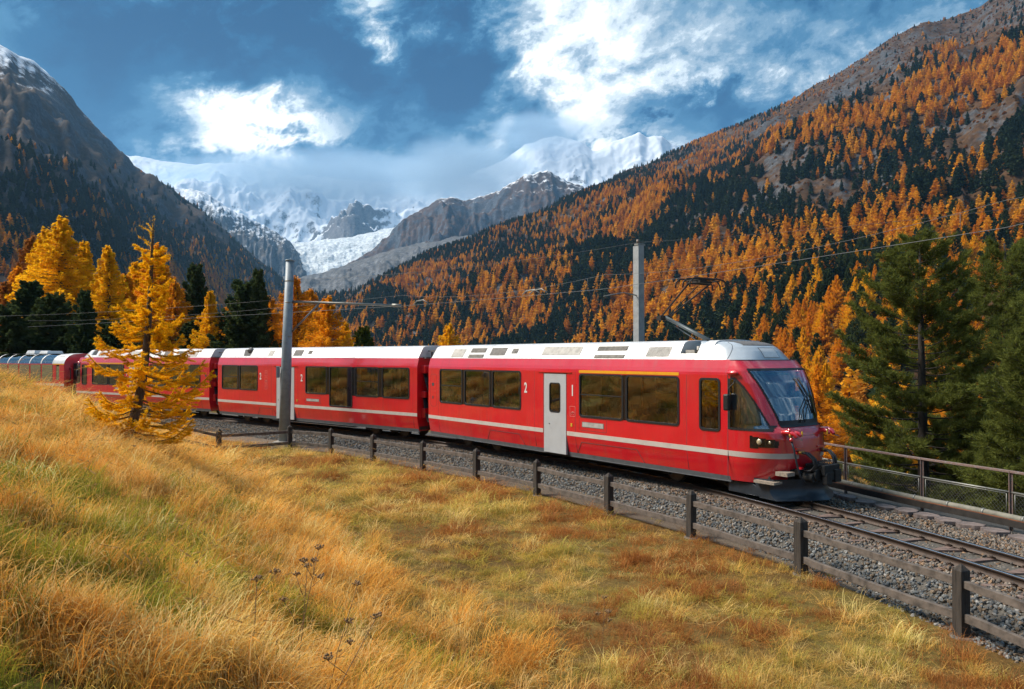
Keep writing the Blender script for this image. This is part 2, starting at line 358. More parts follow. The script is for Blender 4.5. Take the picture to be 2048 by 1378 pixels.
# ------------------------------------------------------------------ mountains
def rock_mat(name, base, heath, rock, snow_z=None, snow_soft=120, snow_amt=0.0, sc_=.012, snow_col=(.70, .75, .82), attr=None, snow_slope=.5, slope_k=4.0, rocky=0.0, light=False):
    m, nt, p, N, L = nodes(name)
    tc = N('ShaderNodeTexCoord'); geo = N('ShaderNodeNewGeometry')
    big = noise_node(N, L, sc_, 8, .62); mid = noise_node(N, L, sc_ * 5, 8, .68); fine = noise_node(N, L, sc_ * 22, 6, .7)
    def math_(op, a, b=None, clamp=False):
        n = N('ShaderNodeMath'); n.operation = op; n.use_clamp = clamp
        for i, x in enumerate((a, b)):
            if x is None: continue
            if isinstance(x, (int, float)): n.inputs[i].default_value = x
            else: L(x, n.inputs[i])
        return n.outputs[0]
    def mixc(f, a, b):
        n = N('ShaderNodeMix'); n.data_type = 'RGBA'
        if isinstance(f, float): n.inputs[0].default_value = f
        else: L(f, n.inputs[0])
        L(a, n.inputs[6]); L(b, n.inputs[7]); return n.outputs[2]
    c_h = ramp_node(N, L, mid, [(.3, base), (.52, heath), (.72, tuple(x * 1.5 for x in heath))])
    c_r = ramp_node(N, L, fine, [(.28, tuple(x * .35 for x in rock)), (.5, rock), (.72, tuple(x * 1.7 for x in rock))])
    sep = N('ShaderNodeSeparateXYZ'); L(geo.outputs['Normal'], sep.inputs[0])
    fac = math_('ADD', math_('MULTIPLY', math_('SUBTRACT', mid, .52), 7.0), math_('MULTIPLY', math_('SUBTRACT', big, .5), 6.0))
    fac = math_('ADD', fac, math_('MULTIPLY', math_('SUBTRACT', .72, sep.outputs[2]), 4.0)); fac = math_('ADD', fac, rocky, True)
    col = mixc(fac, c_h, c_r)
    if snow_z is not None:
        sp = N('ShaderNodeSeparateXYZ'); L(geo.outputs['Position'], sp.inputs[0])
        h = math_('DIVIDE', math_('SUBTRACT', sp.outputs[2], snow_z), snow_soft)
        h = math_('ADD', h, math_('MULTIPLY', math_('SUBTRACT', mid, .5), 3.2)); h = math_('ADD', h, math_('MULTIPLY', math_('SUBTRACT', fine, .5), 2.4))
        h = math_('ADD', h, math_('MULTIPLY', math_('SUBTRACT', sep.outputs[2], snow_slope), slope_k)); h = math_('ADD', h, snow_amt)
        if attr:
            a = N('ShaderNodeAttribute'); a.attribute_name = attr; h = math_('SUBTRACT', h, math_('MULTIPLY', a.outputs['Fac'], 2.7))
        h = math_('MULTIPLY', h, 1.3, True)
        sn = N('ShaderNodeRGB'); sn.outputs[0].default_value = (*snow_col, 1); col = mixc(h, col, sn.outputs[0])
    cl = N('ShaderNodeMix'); cl.data_type = 'RGBA'; cl.blend_type = 'MULTIPLY'; cl.inputs[0].default_value = 1.0; L(col, cl.inputs[6]); L(ramp_node(N, L, noise_node(N, L, sc_ * 9, 8, .75), [(.30, (.42, .42, .44)), (.5, (.95, .95, .95)), (.68, (1.5, 1.47, 1.42))]), cl.inputs[7]); col = cl.outputs[2] if not light else col
    L(col, p.inputs['Base Color']); p.inputs['Roughness'].default_value = .92; p.inputs['Specular IOR Level'].default_value = .15
    bp = N('ShaderNodeBump'); bp.inputs['Strength'].default_value = .9; bp.inputs['Distance'].default_value = .10 / sc_ * .12
    L(mid, bp.inputs['Height']); b2 = N('ShaderNodeBump'); b2.inputs['Strength'].default_value = .7; b2.inputs['Distance'].default_value = .25 / sc_ * .012
    L(fine, b2.inputs['Height']); L(bp.outputs[0], b2.inputs['Normal']); L(b2.outputs[0], p.inputs['Normal'])
    return m

def massif(name, ctrl, nu, nt, amp, wave, seed, m, p=1.1, back=.12, extra=None, stretch=1.0, gully=0, gw=20):
    """a mountain face in the valley's own ground plan: ctrl rows = (direction column, ridge row, near depth, far depth, foot height)"""
    ctrl = np.array(ctrl, float); u = np.linspace(ctrl[0, 0], ctrl[-1, 0], nu)
    rv, y0, y1, z0 = [np.interp(u, ctrl[:, 0], ctrl[:, k]) for k in (1, 2, 3, 4)]
    t = np.r_[np.linspace(0, 1, nt), np.linspace(1 + back / 3, 1 + back, 3)]
    U, T = np.meshgrid(u, t, indexing='ij'); Y = y0[:, None] + (y1 - y0)[:, None] * T; X = (U - 1024) / FPX * Y
    z1 = EYE + (VH - rv) / FPX * y1
    tt = np.clip(T, 0, 1); Z = z0[:, None] + (z1 - z0)[:, None] * tt ** p - np.clip(T - 1, 0, None) * (z1 - z0)[:, None] * 2.2
    env = (np.sin(np.pi * np.clip(tt, 0, 1) * .93 + .05)) * .9 + .1
    n = (ridged(X / wave, Y / wave * stretch, seed=seed, oct=6) - .62) * 1.5 + (fbm(X / wave * 3, Y / wave * 3, seed=seed + 5, oct=5) - .5) * .6
    Z = Z + amp * n * env
    if gully: Z = Z + gully * (ridged(U / gw + 2.0 * fbm(U / gw / 3, T * 4, seed=seed + 1), T * 2.2, seed=seed + 9, oct=5) - .62) * env + gully * .45 * (ridged(U / gw * 2.7, T * 16, seed=seed + 13, oct=4) - .6) * env
    if extra is not None: X, Y, Z = extra(U, T, X, Y, Z)
    V = np.stack([X, Y, Z], -1); ntt = len(t)
    i, j = np.meshgrid(np.arange(nu - 1), np.arange(ntt - 1), indexing='ij')
    F = np.stack([i * ntt + j, (i + 1) * ntt + j, (i + 1) * ntt + j + 1, i * ntt + j + 1], -1).reshape(-1, 4)
    me = mesh_np(name, V.reshape(-1, 3), F, True)
    o = tag(link(name, me, m), kind='structure')
    return o, V, U, T

M_right = rock_mat('heath_slope', (.026, .020, .014), (.078, .040, .017), (.072, .074, .080), sc_=.012, rocky=.5)
M_left = rock_mat('blue_grey_heath_slope', (.032, .036, .040), (.082, .057, .042), (.062, .075, .095), snow_z=540, snow_soft=110, snow_amt=-1.55, sc_=.008, rocky=.2)  # bluer, greyer heath and rock than the right slope, with snow high up
M_spur = rock_mat('grey_spur_rock', (.055, .052, .050), (.085, .068, .055), (.095, .10, .11), snow_z=720, snow_soft=190, snow_amt=-.6, sc_=.005, rocky=1.2)
M_brown = rock_mat('rust_brown_spur', (.036, .040, .047), (.080, .050, .038), (.064, .076, .096), snow_z=860, snow_soft=140, snow_amt=-1.2, sc_=.0045, rocky=.1)
M_snow = rock_mat('snow_massif_rock', (.10, .10, .105), (.12, .115, .115), (.13, .13, .14), snow_z=700, snow_soft=800, snow_amt=.75, sc_=.0030, attr='rock', snow_slope=.60, slope_k=6.0, rocky=2, light=True)
M_moraine = rock_mat('moraine_gravel', (.065, .066, .070), (.11, .108, .108), (.15, .155, .165), sc_=.007, rocky=.5)
M_glacier = rock_mat('glacier_ice', (.46, .52, .57), (.56, .61, .65), (.40, .46, .50), sc_=.008, rocky=.2)

RIGHT = [(500, 612, 1500, 1800, -20), (560, 596, 1250, 1750, -20), (640, 588, 1050, 1700, -20), (700, 582, 900, 1650, -22), (735, 574, 820, 1600, -22), (800, 542, 740, 1650, -22), (900, 497, 640, 1700, -24), (1000, 457, 560, 1750, -24), (1100, 417, 500, 1850, -24),
         (1200, 367, 450, 1950, -24), (1340, 302, 390, 2050, -24), (1450, 267, 340, 2100, -24), (1560, 207, 260, 2100, -24), (1650, 162, 215, 2100, -22), (1700, 132, 205, 2080, -22), (1760, 87, 200, 2050, -22), (1830, 42, 195, 2000, -22), (1900, 27, 190, 1950, -22),
         (1960, 12, 185, 1900, -22), (2000, -22, 185, 1880, -22), (2048, -50, 180, 1850, -22), (2200, -130, 180, 1800, -22), (2500, -260, 170, 1700, -22), (3000, -420, 160, 1500, -22)]
right_o, RV, RU, RT = massif('mountain_right', RIGHT, 360, 200, 85, 380, 31, M_right, p=1.12, gully=22, gw=70)
LEFT = [(-1600, -160, 420, 1500, -10), (-900, -190, 420, 1600, -10), (-500, -160, 430, 1650, -10), (-250, -40, 450, 1700, -10), (-100, 40, 470, 1750, -10), (0, 97, 500, 1800, -10), (60, 132, 540, 1850, -10), (130, 187, 600, 1950, -10), (200, 262, 680, 2050, -10), (260, 322, 780, 2150, -10),
        (330, 367, 900, 2300, -10), (400, 417, 1050, 2400, -10), (450, 462, 1200, 2450, -10), (510, 507, 1400, 2500, -10), (560, 552, 1600, 2500, -10), (600, 590, 1800, 2500, -10)]
left_o, LV, LU, LT = massif('mountain_left', LEFT, 320, 180, 110, 430, 47, M_left, p=1.05, gully=55, gw=45)
massif('moraine_slope', [(380, 560, 2000, 2900, 60), (500, 548, 2000, 3000, 60), (560, 556, 2000, 3100, 60), (600, 556, 2000, 3300, 60), (640, 546, 2000, 3400, 60), (700, 528, 2000, 3500, 60), (760, 506, 2000, 3500, 60), (850, 485, 2000, 3500, 60), (950, 470, 2000, 3400, 60)], 200, 110, 60, 300, 61, M_moraine, p=1.0, gully=45, gw=26)
massif('glacier', [(490, 540, 3400, 3900, 180), (515, 508, 3400, 4300, 180), (540, 492, 3400, 4500, 180), (600, 485, 3400, 4600, 180), (700, 474, 3400, 4700, 180), (760, 460, 3400, 4800, 180), (830, 448, 3400, 4800, 180)], 200, 110, 34, 110, 71, M_glacier, p=.9, gully=18, gw=14)
massif('rocky_spur_left', [(200, 330, 3000, 4200, 40), (300, 352, 3000, 4200, 40), (340, 372, 3000, 4200, 40), (400, 386, 3000, 4200, 40), (440, 400, 3000, 4250, 40), (480, 420, 3000, 4250, 40), (520, 440, 3050, 4300, 60), (560, 466, 3100, 4300, 90), (585, 486, 3200, 4300, 120), (605, 512, 3300, 4300, 150), (625, 560, 3500, 4300, 180)], 220, 130, 170, 480, 83, M_spur, p=1.05, gully=110, gw=22)
massif('brown_spur_right', [(540, 600, 2900, 3100, 60), (600, 585, 2850, 3400, 60), (660, 556, 2800, 3700, 60), (715, 522, 2800, 3900, 60), (765, 480, 2800, 4000, 60), (805, 444, 2800, 4100, 60), (850, 412, 2800, 4200, 60), (880, 400, 2800, 4200, 60), (902, 392, 2800, 4200, 60), (925, 400, 2800, 4200, 60), (970, 398, 2800, 4150, 60), (1010, 372, 2800, 4100, 60),
        (1055, 348, 2800, 4050, 60), (1095, 341, 2800, 4050, 60), (1140, 366, 2800, 4050, 60), (1190, 388, 2800, 4050, 60), (1260, 384, 2800, 4000, 60), (1400, 380, 2800, 4000, 60)], 300, 150, 210, 520, 97, M_brown, p=1.0, gully=120, gw=30)
def outcrop(U, T, X, Y, Z):
    g = np.exp(-(((U - 712) / 52) ** 2 + ((T - .42) / .20) ** 2) * 1.1)
    Y = Y - 260 * g; return X, Y, Z + 190 * g * (ridged(U / 20, T * 12, seed=5, oct=6) - .5)
snow_o, SV, SU, ST = massif('snow_massif', [(100, 300, 4700, 7600, 200), (250, 312, 4700, 7600, 200), (330, 318, 4700, 7600, 200), (400, 330, 4700, 7600, 200), (480, 322, 4700, 7600, 200), (600, 350, 4700, 7600, 200), (700, 362, 4700, 7600, 200), (800, 368, 4700, 7600, 200), (900, 365, 4700, 7500, 200), (950, 345, 4700, 7300, 200), (1000, 312, 4700, 7100, 200), (1050, 282, 4700, 6900, 200),
        (1085, 268, 4700, 6800, 200), (1125, 266, 4700, 6800, 200), (1160, 278, 4700, 6700, 200), (1185, 302, 4700, 6600, 200), (1215, 296, 4700, 6500, 200), (1250, 286, 4700, 6400, 200), (1280, 271, 4700, 6400, 200), (1295, 278, 4700, 6400, 200), (1325, 276, 4700, 6400, 200), (1345, 292, 4700, 6400, 200), (1400, 315, 4700, 6400, 200), (1550, 340, 4700, 6400, 200)], 520, 240, 400, 1150, 113, M_snow, p=1.0, extra=outcrop, gully=80, gw=48)
_g = np.exp(-((((SU - 712) / 50) ** 2) ** 1.5 + (((ST - .43) / .19) ** 2) ** 1.5)) * (.55 + .9 * fbm(SU / 40, ST * 9, seed=3))
_a = snow_o.data.attributes.new('rock', 'FLOAT', 'POINT'); _a.data.foreach_set('value', _g.ravel().astype(np.float32))

# river gravel and water glimpsed between the pines below the line
def make_river():
    P = [(18, 92), (30, 84), (44, 78), (60, 74), (90, 72), (140, 80)]; c = catmull(P, 8); V = []; F = []
    h = np.gradient(c, axis=0); h /= np.linalg.norm(h, axis=1)[:, None]; w = np.c_[-h[:, 1], h[:, 0]]
    for d in (-6, -3, 0, 3, 6):
        q = c + w * d; z = height(q[:, 0], q[:, 1]); V.append(np.c_[q, z + .25 - .04 * (6 - abs(d))])
    n = len(c); V = np.concatenate(V)
    for a in range(4):
        for i in range(n - 1): F.append((a * n + i, a * n + i + 1, (a + 1) * n + i + 1, (a + 1) * n + i))
    m, nt, p, N, L = nodes('river_water'); L(ramp_node(N, L, noise_node(N, L, .8, 6, .7), [(.35, (.10, .14, .16)), (.55, (.30, .33, .34)), (.75, (.55, .57, .57))]), p.inputs['Base Color'])
    p.inputs['Roughness'].default_value = .25
    tag(link('river', mesh_np('river', V, np.array(F), True), m), kind='structure')
make_river()
# ------------------------------------------------------------------ railway: ballast, rails, sleepers
M_steel = mat('rail_web_steel', (.060, .040, .030), .55, .35, .3, 6, .15, 30)
M_railhead = mat('worn_rail_head', (.50, .50, .52), .20, 1, .12, 4, stretch=(1, 1, 1))
M_sleeper = mat('rusty_sleeper_steel', (.17, .115, .095), .75, .1, .3, 9, .2, 60)
M_bed = mat('ballast_bed', (.095, .085, .072), .95, 0, .45, 24, .9, 30)
M_path = mat('fine_gravel_path', (.145, .112, .080), .95, 0, .3, 30, .6, 60)
def vis_len():
    return s_at(-46, 64.5), s_at(9.4, 2.0)
S0, S1 = vis_len()
def sweep(name, prof, s0, s1, step, m, parent=None, kind=None, jitter=0, closed=False, mats=None, smooth=True):
    ss = np.arange(s0, s1 + step, step); V = []; n = len(prof)
    for s in ss:
        for (d, z) in prof:
            p, h = track(s, d, z); V.append(p)
    V = np.array(V)
    if jitter: V[:, 2] += jitter * (fbm(V[:, 0] * 4, V[:, 1] * 4, seed=8) - .5)
    F = []; MI = []
    for i in range(len(ss) - 1):
        for k in range(n if closed else n - 1):
            k2 = (k + 1) % n; F.append((i * n + k, i * n + k2, (i + 1) * n + k2, (i + 1) * n + k)); MI.append(mats[k] if mats else 0)
    me = mesh_np(name, V, np.array(F)[:, ::-1], smooth)
    if mats: me.polygons.foreach_set('material_index', np.array(MI, np.int32))
    o = link(name, me, m, parent); tag(o, kind=kind) if kind else None
    return o
BED = [(-2.3, -.72), (-1.95, -.60), (-1.45, -.30), (-1.2, -.18), (-.6, -.165), (0, -.175), (.6, -.165), (1.4, -.17), (1.9, -.24), (2.5, -.32), (3.4, -.38), (4.4, -.42), (4.7, -1.2)]
bed = sweep('ballast_bed', BED, S0 - 40, S1 + 6, .4, M_bed, kind='structure', jitter=.05)

tk = bpy.data.objects.new('railway_track', None); COL.objects.link(tk); tk['kind'] = 'structure'
RAILP = [(-.063, -.145), (.063, -.145), (.063, -.133), (.014, -.118), (.012, -.045), (.034, -.032), (.036, -.006), (.026, 0), (-.026, 0), (-.036, -.006), (-.034, -.032), (-.012, -.045), (-.014, -.118), (-.063, -.133)]
RM = [0] * 14; RM[6] = RM[7] = RM[8] = 1
for side in (-.53, .53):
    sweep('rail', [(side + a, b) for a, b in RAILP], S0 - 40, S1 + 6, .5, [M_steel, M_railhead], tk, closed=True, mats=RM)
def sleeper_mesh():
    b = MB(); b.bar((0, -1.05, -.185), (0, .1, -.185), .13, .1); b.bar((0, .0, -.182), (.30, 1.05, -.182), .13, .1); b.bar((-.0, -.0, -.188), (-.30, 1.05, -.188), .13, .1); b.bar((-.1, -1.0, -.206), (-.1, -.5, -.206), .09, .09)
    return b.mesh('sleeper')
def clip_mesh():
    b = MB()
    for (x, y) in ((0, -.53), (-.15, .53), (.15, .53)):
        for s in (-1, 1):
            b.box((x, y + s * .105, -.133), (.11, .06, .025)); b.cyl((x, y + s * .11, -.14), (x, y + s * .11, -.085), .018, 6); b.tube([(x - .05, y + s * .08, -.115), (x - .02, y + s * .13, -.095), (x + .03, y + s * .13, -.095), (x + .05, y + s * .07, -.115)], .009, 5)
    return b.mesh('fastening')
sm = sleeper_mesh(); cm = clip_mesh(); k = 0
for s in np.arange(S0 + 22, S1 + 5, .78):
    p, h = track(s); rz = math.atan2(h[1], h[0]) + (math.pi if k % 2 else 0) + random.uniform(-.01, .01)
    o = link('sleeper', sm, M_sleeper, tk, p, (0, 0, rz))
    if s > S1 - 22: link('fastening', cm, M_steel, o)
    k += 1

# ballast stones
def pebble(seed):
    r = np.random.default_rng(seed); bm = bmesh.new(); bmesh.ops.create_icosphere(bm, subdivisions=1, radius=1)
    for v in bm.verts: v.co = Vector((v.co.x * 1.25, v.co.y, v.co.z * .78)) * (.72 + .5 * r.random())
    me = bpy.data.meshes.new('pebble'); bm.to_mesh(me); bm.free(); me.materials.append(M_stone); return me
M_stone = leaf_mat('ballast_stone', None, 0.0, use_attr='tint')
def make_ballast():
    P = []; A = []
    def band(s0, s1, d0, d1, dens):
        n = int((s1 - s0) * (d1 - d0) * dens); s = rng.uniform(s0, s1, n); d = rng.uniform(d0, d1, n)
        h = np.c_[np.interp(s, TS, TH[:, 0]), np.interp(s, TS, TH[:, 1])]; h /= np.linalg.norm(h, axis=1)[:, None]
        x = np.interp(s, TS, TP[:, 0]) - h[:, 1] * d; y = np.interp(s, TS, TP[:, 1]) + h[:, 0] * d
        z = np.interp(d, [a for a, b in BED], [b for a, b in BED]); P.append(np.c_[x, y, z + .012, d])
    band(S1 - 14, S1 + 4, -2.1, 3.3, 430); band(S1 - 30, S1 - 14, -2.1, -.3, 430); band(S1 - 30, S1 - 14, 0, 3.0, 120); band(S0 + 16, S1 - 30, -2.2, -.7, 330)
    P = np.concatenate(P); d = P[:, 3]; P = P[:, :3]; n = len(P)
    keep = (np.abs(np.abs(d) - .53) > .055) | (rng.random(n) < .0); keep &= ~((np.abs(np.abs(d) - .53) < .11) & (rng.random(n) < .5))
    P = P[keep]; d = d[keep]; n = len(P)
    P[:, 2] += rng.uniform(-.012, .025, n) - np.where(np.abs(d) < .45, .045, 0)
    sc_ = .021 + .020 * rng.random(n) ** 1.6
    base = np.array([[.15, .16, .165], [.20, .205, .20], [.12, .125, .13], [.22, .17, .125], [.26, .25, .235], [.16, .12, .09], [.09, .10, .11]])[rng.choice(7, n, p=[.20, .18, .14, .17, .1, .13, .08])]
    warm = (sstep(-1.5, -.9, d) * .55)[:, None]       # brake dust browns the stones next to the rails
    base = base * (1 - warm) + base * np.array([1.12, .82, .60]) * warm
    base = base * rng.uniform(.7, 1.3, n)[:, None]
    o = scatter('ballast_stones', P, rng.uniform(0, 6.28, (n, 3)), np.c_[sc_, sc_, sc_ * .9], rng.integers(0, 7, n), [pebble(i) for i in range(7)], base)
    o['label'] = 'grey and brown crushed stone ballast around the rails'
make_ballast()

# ------------------------------------------------------------------ wooden post and rail fence
M_wood = mat('weathered_fence_wood', (.042, .034, .028), .85, 0, .45, 5, .5, 14, stretch=(6, 6, .5))
M_woodrail = mat('grey_weathered_rail_wood', (.115, .094, .080), .85, 0, .4, 6, .45, 16)
M_conc = mat('rough_concrete', (.30, .28, .25), .9, 0, .2, 9, .4, 30)
M_foot = mat('mossy_concrete_collar', (.15, .135, .115), .95, 0, .3, 9, .4, 30)
FENCE = [(-13.6, 27.6), (-11.45, 30.6), (-9.5, 33.55)]
for (u, vt) in [(663, 850), (747, 862), (846, 875), (953, 890), (1074, 910), (1217, 937), (1381, 970), (1600, 1022), (1918, 1110)]:
    Y = FPX * 2.86 / (vt - VH); FENCE.append(((u - 1024) / FPX * Y, Y))
FENCE += [(7.15, 8.35), (7.75, 5.6), (8.0, 2.6)]
fence = empty('wooden_fence', (0, 0, 0), 0, 'weathered wooden post and rail fence curving along the railway track', 'fence')
def post_mesh(seed):
    r = random.Random(seed); b = MB(); w = .085 + r.uniform(-.006, .006); h = 1.06 + r.uniform(-.02, .02)
    V = [(-w, -w, -.35), (w, -w, -.35), (w, w, -.35), (-w, w, -.35), (-w, -w, h - .10), (w, -w, h - .10), (w, w, h - .10), (-w, w, h - .10), (0.008, -.006, h)]
    b.add(V, [(0, 1, 5, 4), (1, 2, 6, 5), (2, 3, 7, 6), (3, 0, 4, 7), (4, 5, 8), (5, 6, 8), (6, 7, 8), (7, 4, 8)]); return b.mesh('post')
pms = [post_mesh(i) for i in range(4)]
foot = MB(); foot.tube([(0, 0, -.3), (0, 0, .035)], .15, 18); fmesh = foot.mesh('footing')
fd_s = np.array([near_track(np.array([x]), np.array([y]))[1][0] for x, y in FENCE[2:]]); fd_d = np.array([near_track(np.array([x]), np.array([y]))[0][0] for x, y in FENCE[2:]])
def fence_d(s): return np.interp(s, fd_s, fd_d)
def gravel_path():
    ss = np.arange(S0 + 8, S1 + 5, .4); V = []; F = []
    for s in ss:
        e = float(fence_d(s))
        for d, z in ((e - .05, -.73), (e + .22, -.60), (e + .6, -.580), (-1.95, -.575), (-1.7, -.70)): V.append(track(s, d, z)[0])
    V = np.array(V); V[:, 2] += .05 * (fbm(V[:, 0] * 3, V[:, 1] * 3, seed=8) - .5)
    for i in range(len(ss) - 1):
        for k in range(4): F.append((i * 5 + k, (i + 1) * 5 + k, (i + 1) * 5 + k + 1, i * 5 + k + 1))
    tag(link('gravel_path', mesh_np('gravel_path', V, np.array(F), True), M_path), kind='structure')
gravel_path()
fz = [max(-.66, float(height([x], [y])[0])) for x, y in FENCE]
for i, (x, y) in enumerate(FENCE):
    a = FENCE[max(0, i - 1)]; c = FENCE[min(len(FENCE) - 1, i + 1)]; rz = math.atan2(c[1] - a[1], c[0] - a[0])
    o = link('post', pms[i % 4], M_wood, fence, (x, y, fz[i]), (R(random.uniform(-1.2, 1.2)), R(random.uniform(-1.2, 1.2)), rz))
    bv = o.modifiers.new('bevel', 'BEVEL'); bv.width = .007; bv.segments = 2
    if i >= 7: link('footing', fmesh, M_foot, fence, (x, y, fz[i] - .01))
def plank(a, b, w, h, sag, seed):
    r = np.random.default_rng(seed); a = np.array(a); b = np.array(b); n = 9; d = (b - a) / np.linalg.norm(b - a); s = np.array([-d[1], d[0], 0]); s /= np.linalg.norm(s); V = []; m = MB()
    for i in range(n):
        t = i / (n - 1); c = a + (b - a) * t; c[2] -= sag * 4 * t * (1 - t); wob = r.normal(0, .004, 2); hh = h * (1 + r.normal(0, .03)); ww = w * (1 + r.normal(0, .04))
        for sx, sz in ((-1, -1), (1, -1), (1, 1), (-1, 1)): V.append(c + s * (sx * ww / 2 + wob[0]) + np.array([0, 0, sz * hh / 2 + wob[1]]))
    F = [(0, 1, 2, 3), tuple((n - 1) * 4 + k for k in (3, 2, 1, 0))]
    for i in range(n - 1):
        for k in range(4): F.append((i * 4 + k, (i + 1) * 4 + k, (i + 1) * 4 + (k + 1) % 4, i * 4 + (k + 1) % 4))
    m.add(V, F); return m
for i in range(len(FENCE) - 1):
    (x0, y0), (x1, y1) = FENCE[i], FENCE[i + 1]
    for zh, hh, sg in ((.78, .115, .02), (.30, .125, .035)):
        o = plank((x0, y0, fz[i] + zh), (x1, y1, fz[i + 1] + zh), .075, hh, random.uniform(0, sg), i * 7 + int(zh * 10)).build('rail', M_woodrail, fence, bevel=.008)

# ------------------------------------------------------------------ steel handrail, conduit, guard rail and stone slabs on the valley side
M_rust = mat('flaking_painted_steel', (.19, .125, .108), .7, .2, .45, 14, .25, 40, col2=(.26, .23, .22))
M_galv = mat('dull_galvanised_steel', (.25, .25, .23), .55, .6, .2, 6, .1, 30)
M_pipe = mat('weathered_conduit', (.19, .18, .145), .7, 0, .25, 5, .15, 20)
M_slab = mat('split_stone_slab', (.16, .125, .115), .9, 0, .35, 7, .6, 22)
M_orange = mat('orange_rust', (.22, .07, .022), .85, .1, .4, 6, .2, 30)
M_dark = mat('dark_iron', (.035, .030, .027), .7, .3, .3, 8, .2, 30)
HR = [(1560, 874), (1690, 896), (1842, 920), (2019, 946), (2260, 985)]
hp = []
for u, v in HR:
    Y = FPX * 2.55 / (v - VH); hp.append(Vector(((u - 1024) / FPX * Y, Y, 0)))
d0 = (hp[0] - hp[1]).normalized(); hp.insert(0, hp[0] + d0 * 2.6); hp.insert(0, hp[0] + d0 * 2.8); hp.append(hp[-1] + (hp[-1] - hp[-2]) * .9)
rl = empty('steel_handrail', (0, 0, 0), 0, 'rusty red steel handrail with wire mesh panels beside the track', 'railing')
for i, p in enumerate(hp):
    b = MB(); q = (hp[min(i + 1, len(hp) - 1)] - hp[max(i - 1, 0)]).normalized(); rz = math.atan2(q.y, q.x)
    b.box((p.x, p.y, .25), (.10, .012, 1.3), (0, 0, rz)); b.box((p.x, p.y, .25), (.012, .10, 1.3), (0, 0, rz)); b.build('post', M_rust, rl)
for i in range(len(hp) - 1):
    a, c = hp[i], hp[i + 1]
    b = MB(); b.bar((a.x, a.y, .885), (c.x, c.y, .885), .085, .05); b.build('handrail', M_rust, rl, bevel=.006)
    b = MB(); b.tube([(a.x, a.y, .44), (c.x, c.y, .44)], .021, 8); b.build('middle_rail', M_galv, rl)
    fr = MB(); d = (c - a).normalized(); a2 = a + d * .1; c2 = c - d * .1; L_ = (c2 - a2).length
    for (p0, z0, p1, z1) in ((a2, .40, c2, .40), (a2, -.05, c2, -.05), (a2, -.05, a2, .40), (c2, -.05, c2, .40)): fr.tube([(p0.x, p0.y, z0), (p1.x, p1.y, z1)], .010, 6)
    fo = fr.build('mesh_frame', M_galv, rl)
    w = MB(); st = .09; n = int(L_ / st)
    for q in range(-9, n):
        for sg in (1, -1):
            s0 = q * st if sg == 1 else (q + 9) * st; s1 = s0 + sg * .45; zz0, zz1 = -.05, .40
            if s0 < 0: zz0 += -s0; s0 = 0
            if s1 < 0: zz1 -= -s1 * 1; s1 = 0
            if s1 > L_: zz1 -= (s1 - L_); s1 = L_
            if s0 > L_: zz0 += (s0 - L_); s0 = L_
            if zz1 - zz0 < .03: continue
            A = a2 + d * s0; B = a2 + d * s1; w.bar((A.x, A.y, zz0), (B.x, B.y, zz1), .0022, .0022)
    w.build('wire_mesh', M_galv, fo)
def offs(dist):
    out = []
    for i, p in enumerate(hp):
        q = (hp[min(i + 1, len(hp) - 1)] - hp[max(i - 1, 0)]).normalized(); out.append(p + Vector((q.y, -q.x, 0)) * dist)
    return out
def smooth_pts(P, z, n=10): c = catmull([(p.x, p.y) for p in P], n); return [(a, b, z(i / (len(c) - 1)) if callable(z) else z) for i, (a, b) in enumerate(c)]
pp = smooth_pts(offs(.22), lambda t: -.06)
cd = empty('cable_conduit', (0, 0, 0), 0, 'thick grey-green cable pipe running along the foot of the steel handrail', 'pipe')
b = MB(); b.tube(pp, .075, 12); b.build('pipe', M_pipe, cd)
for i in range(8, len(pp) - 3, 4):
    a, c = Vector(pp[i]), Vector(pp[i + 1]); d = (c - a).normalized(); b = MB(); b.tube([a - d * .03, a + d * .03], .087, 12); b.build('clamp', M_galv, cd)
gp = smooth_pts(offs(.48), -.12)
b = MB()
for i in range(len(gp) - 1): b.bar(gp[i], gp[i + 1], .10, .14)
gd = b.build('guard_beam', M_dark); tag(gd, 'old dark iron beam with a rusty top edge beside the cable pipe', 'beam')
b = MB()
for i in range(len(gp) - 1): b.bar((gp[i][0], gp[i][1], gp[i][2] + .075), (gp[i + 1][0], gp[i + 1][1], gp[i + 1][2] + .075), .03, .018)
b.build('rusty_edge', M_orange, gd)
sl = empty('stone_edging', (0, 0, 0), 0, 'row of flat purplish stone slabs between ballast and handrail', 'stone edging')
sp = smooth_pts(offs(.93), -.26, 12); sp = [Vector(p) for p in sp]; acc = 0
for i in range(4, len(sp) - 1):
    acc += (sp[i] - sp[i - 1]).length
    if acc < .50: continue
    acc = 0; q = (sp[i + 1] - sp[i - 1]).normalized(); r = random.Random(i); b = MB(); n = 7; poly = []
    for k in range(n):
        t = 2 * math.pi * k / n + r.uniform(-.25, .25); poly.append((.30 * math.cos(t) * r.uniform(.85, 1.1), .24 * math.sin(t) * r.uniform(.85, 1.15)))
    b.prism(poly, 2, -.06, .035 + r.uniform(-.01, .015))
    b.build('slab', M_slab, sl, bevel=.012, loc=sp[i], rot=(r.uniform(-.05, .05), r.uniform(-.05, .05), math.atan2(q.y, q.x) + r.uniform(-.2, .2)))
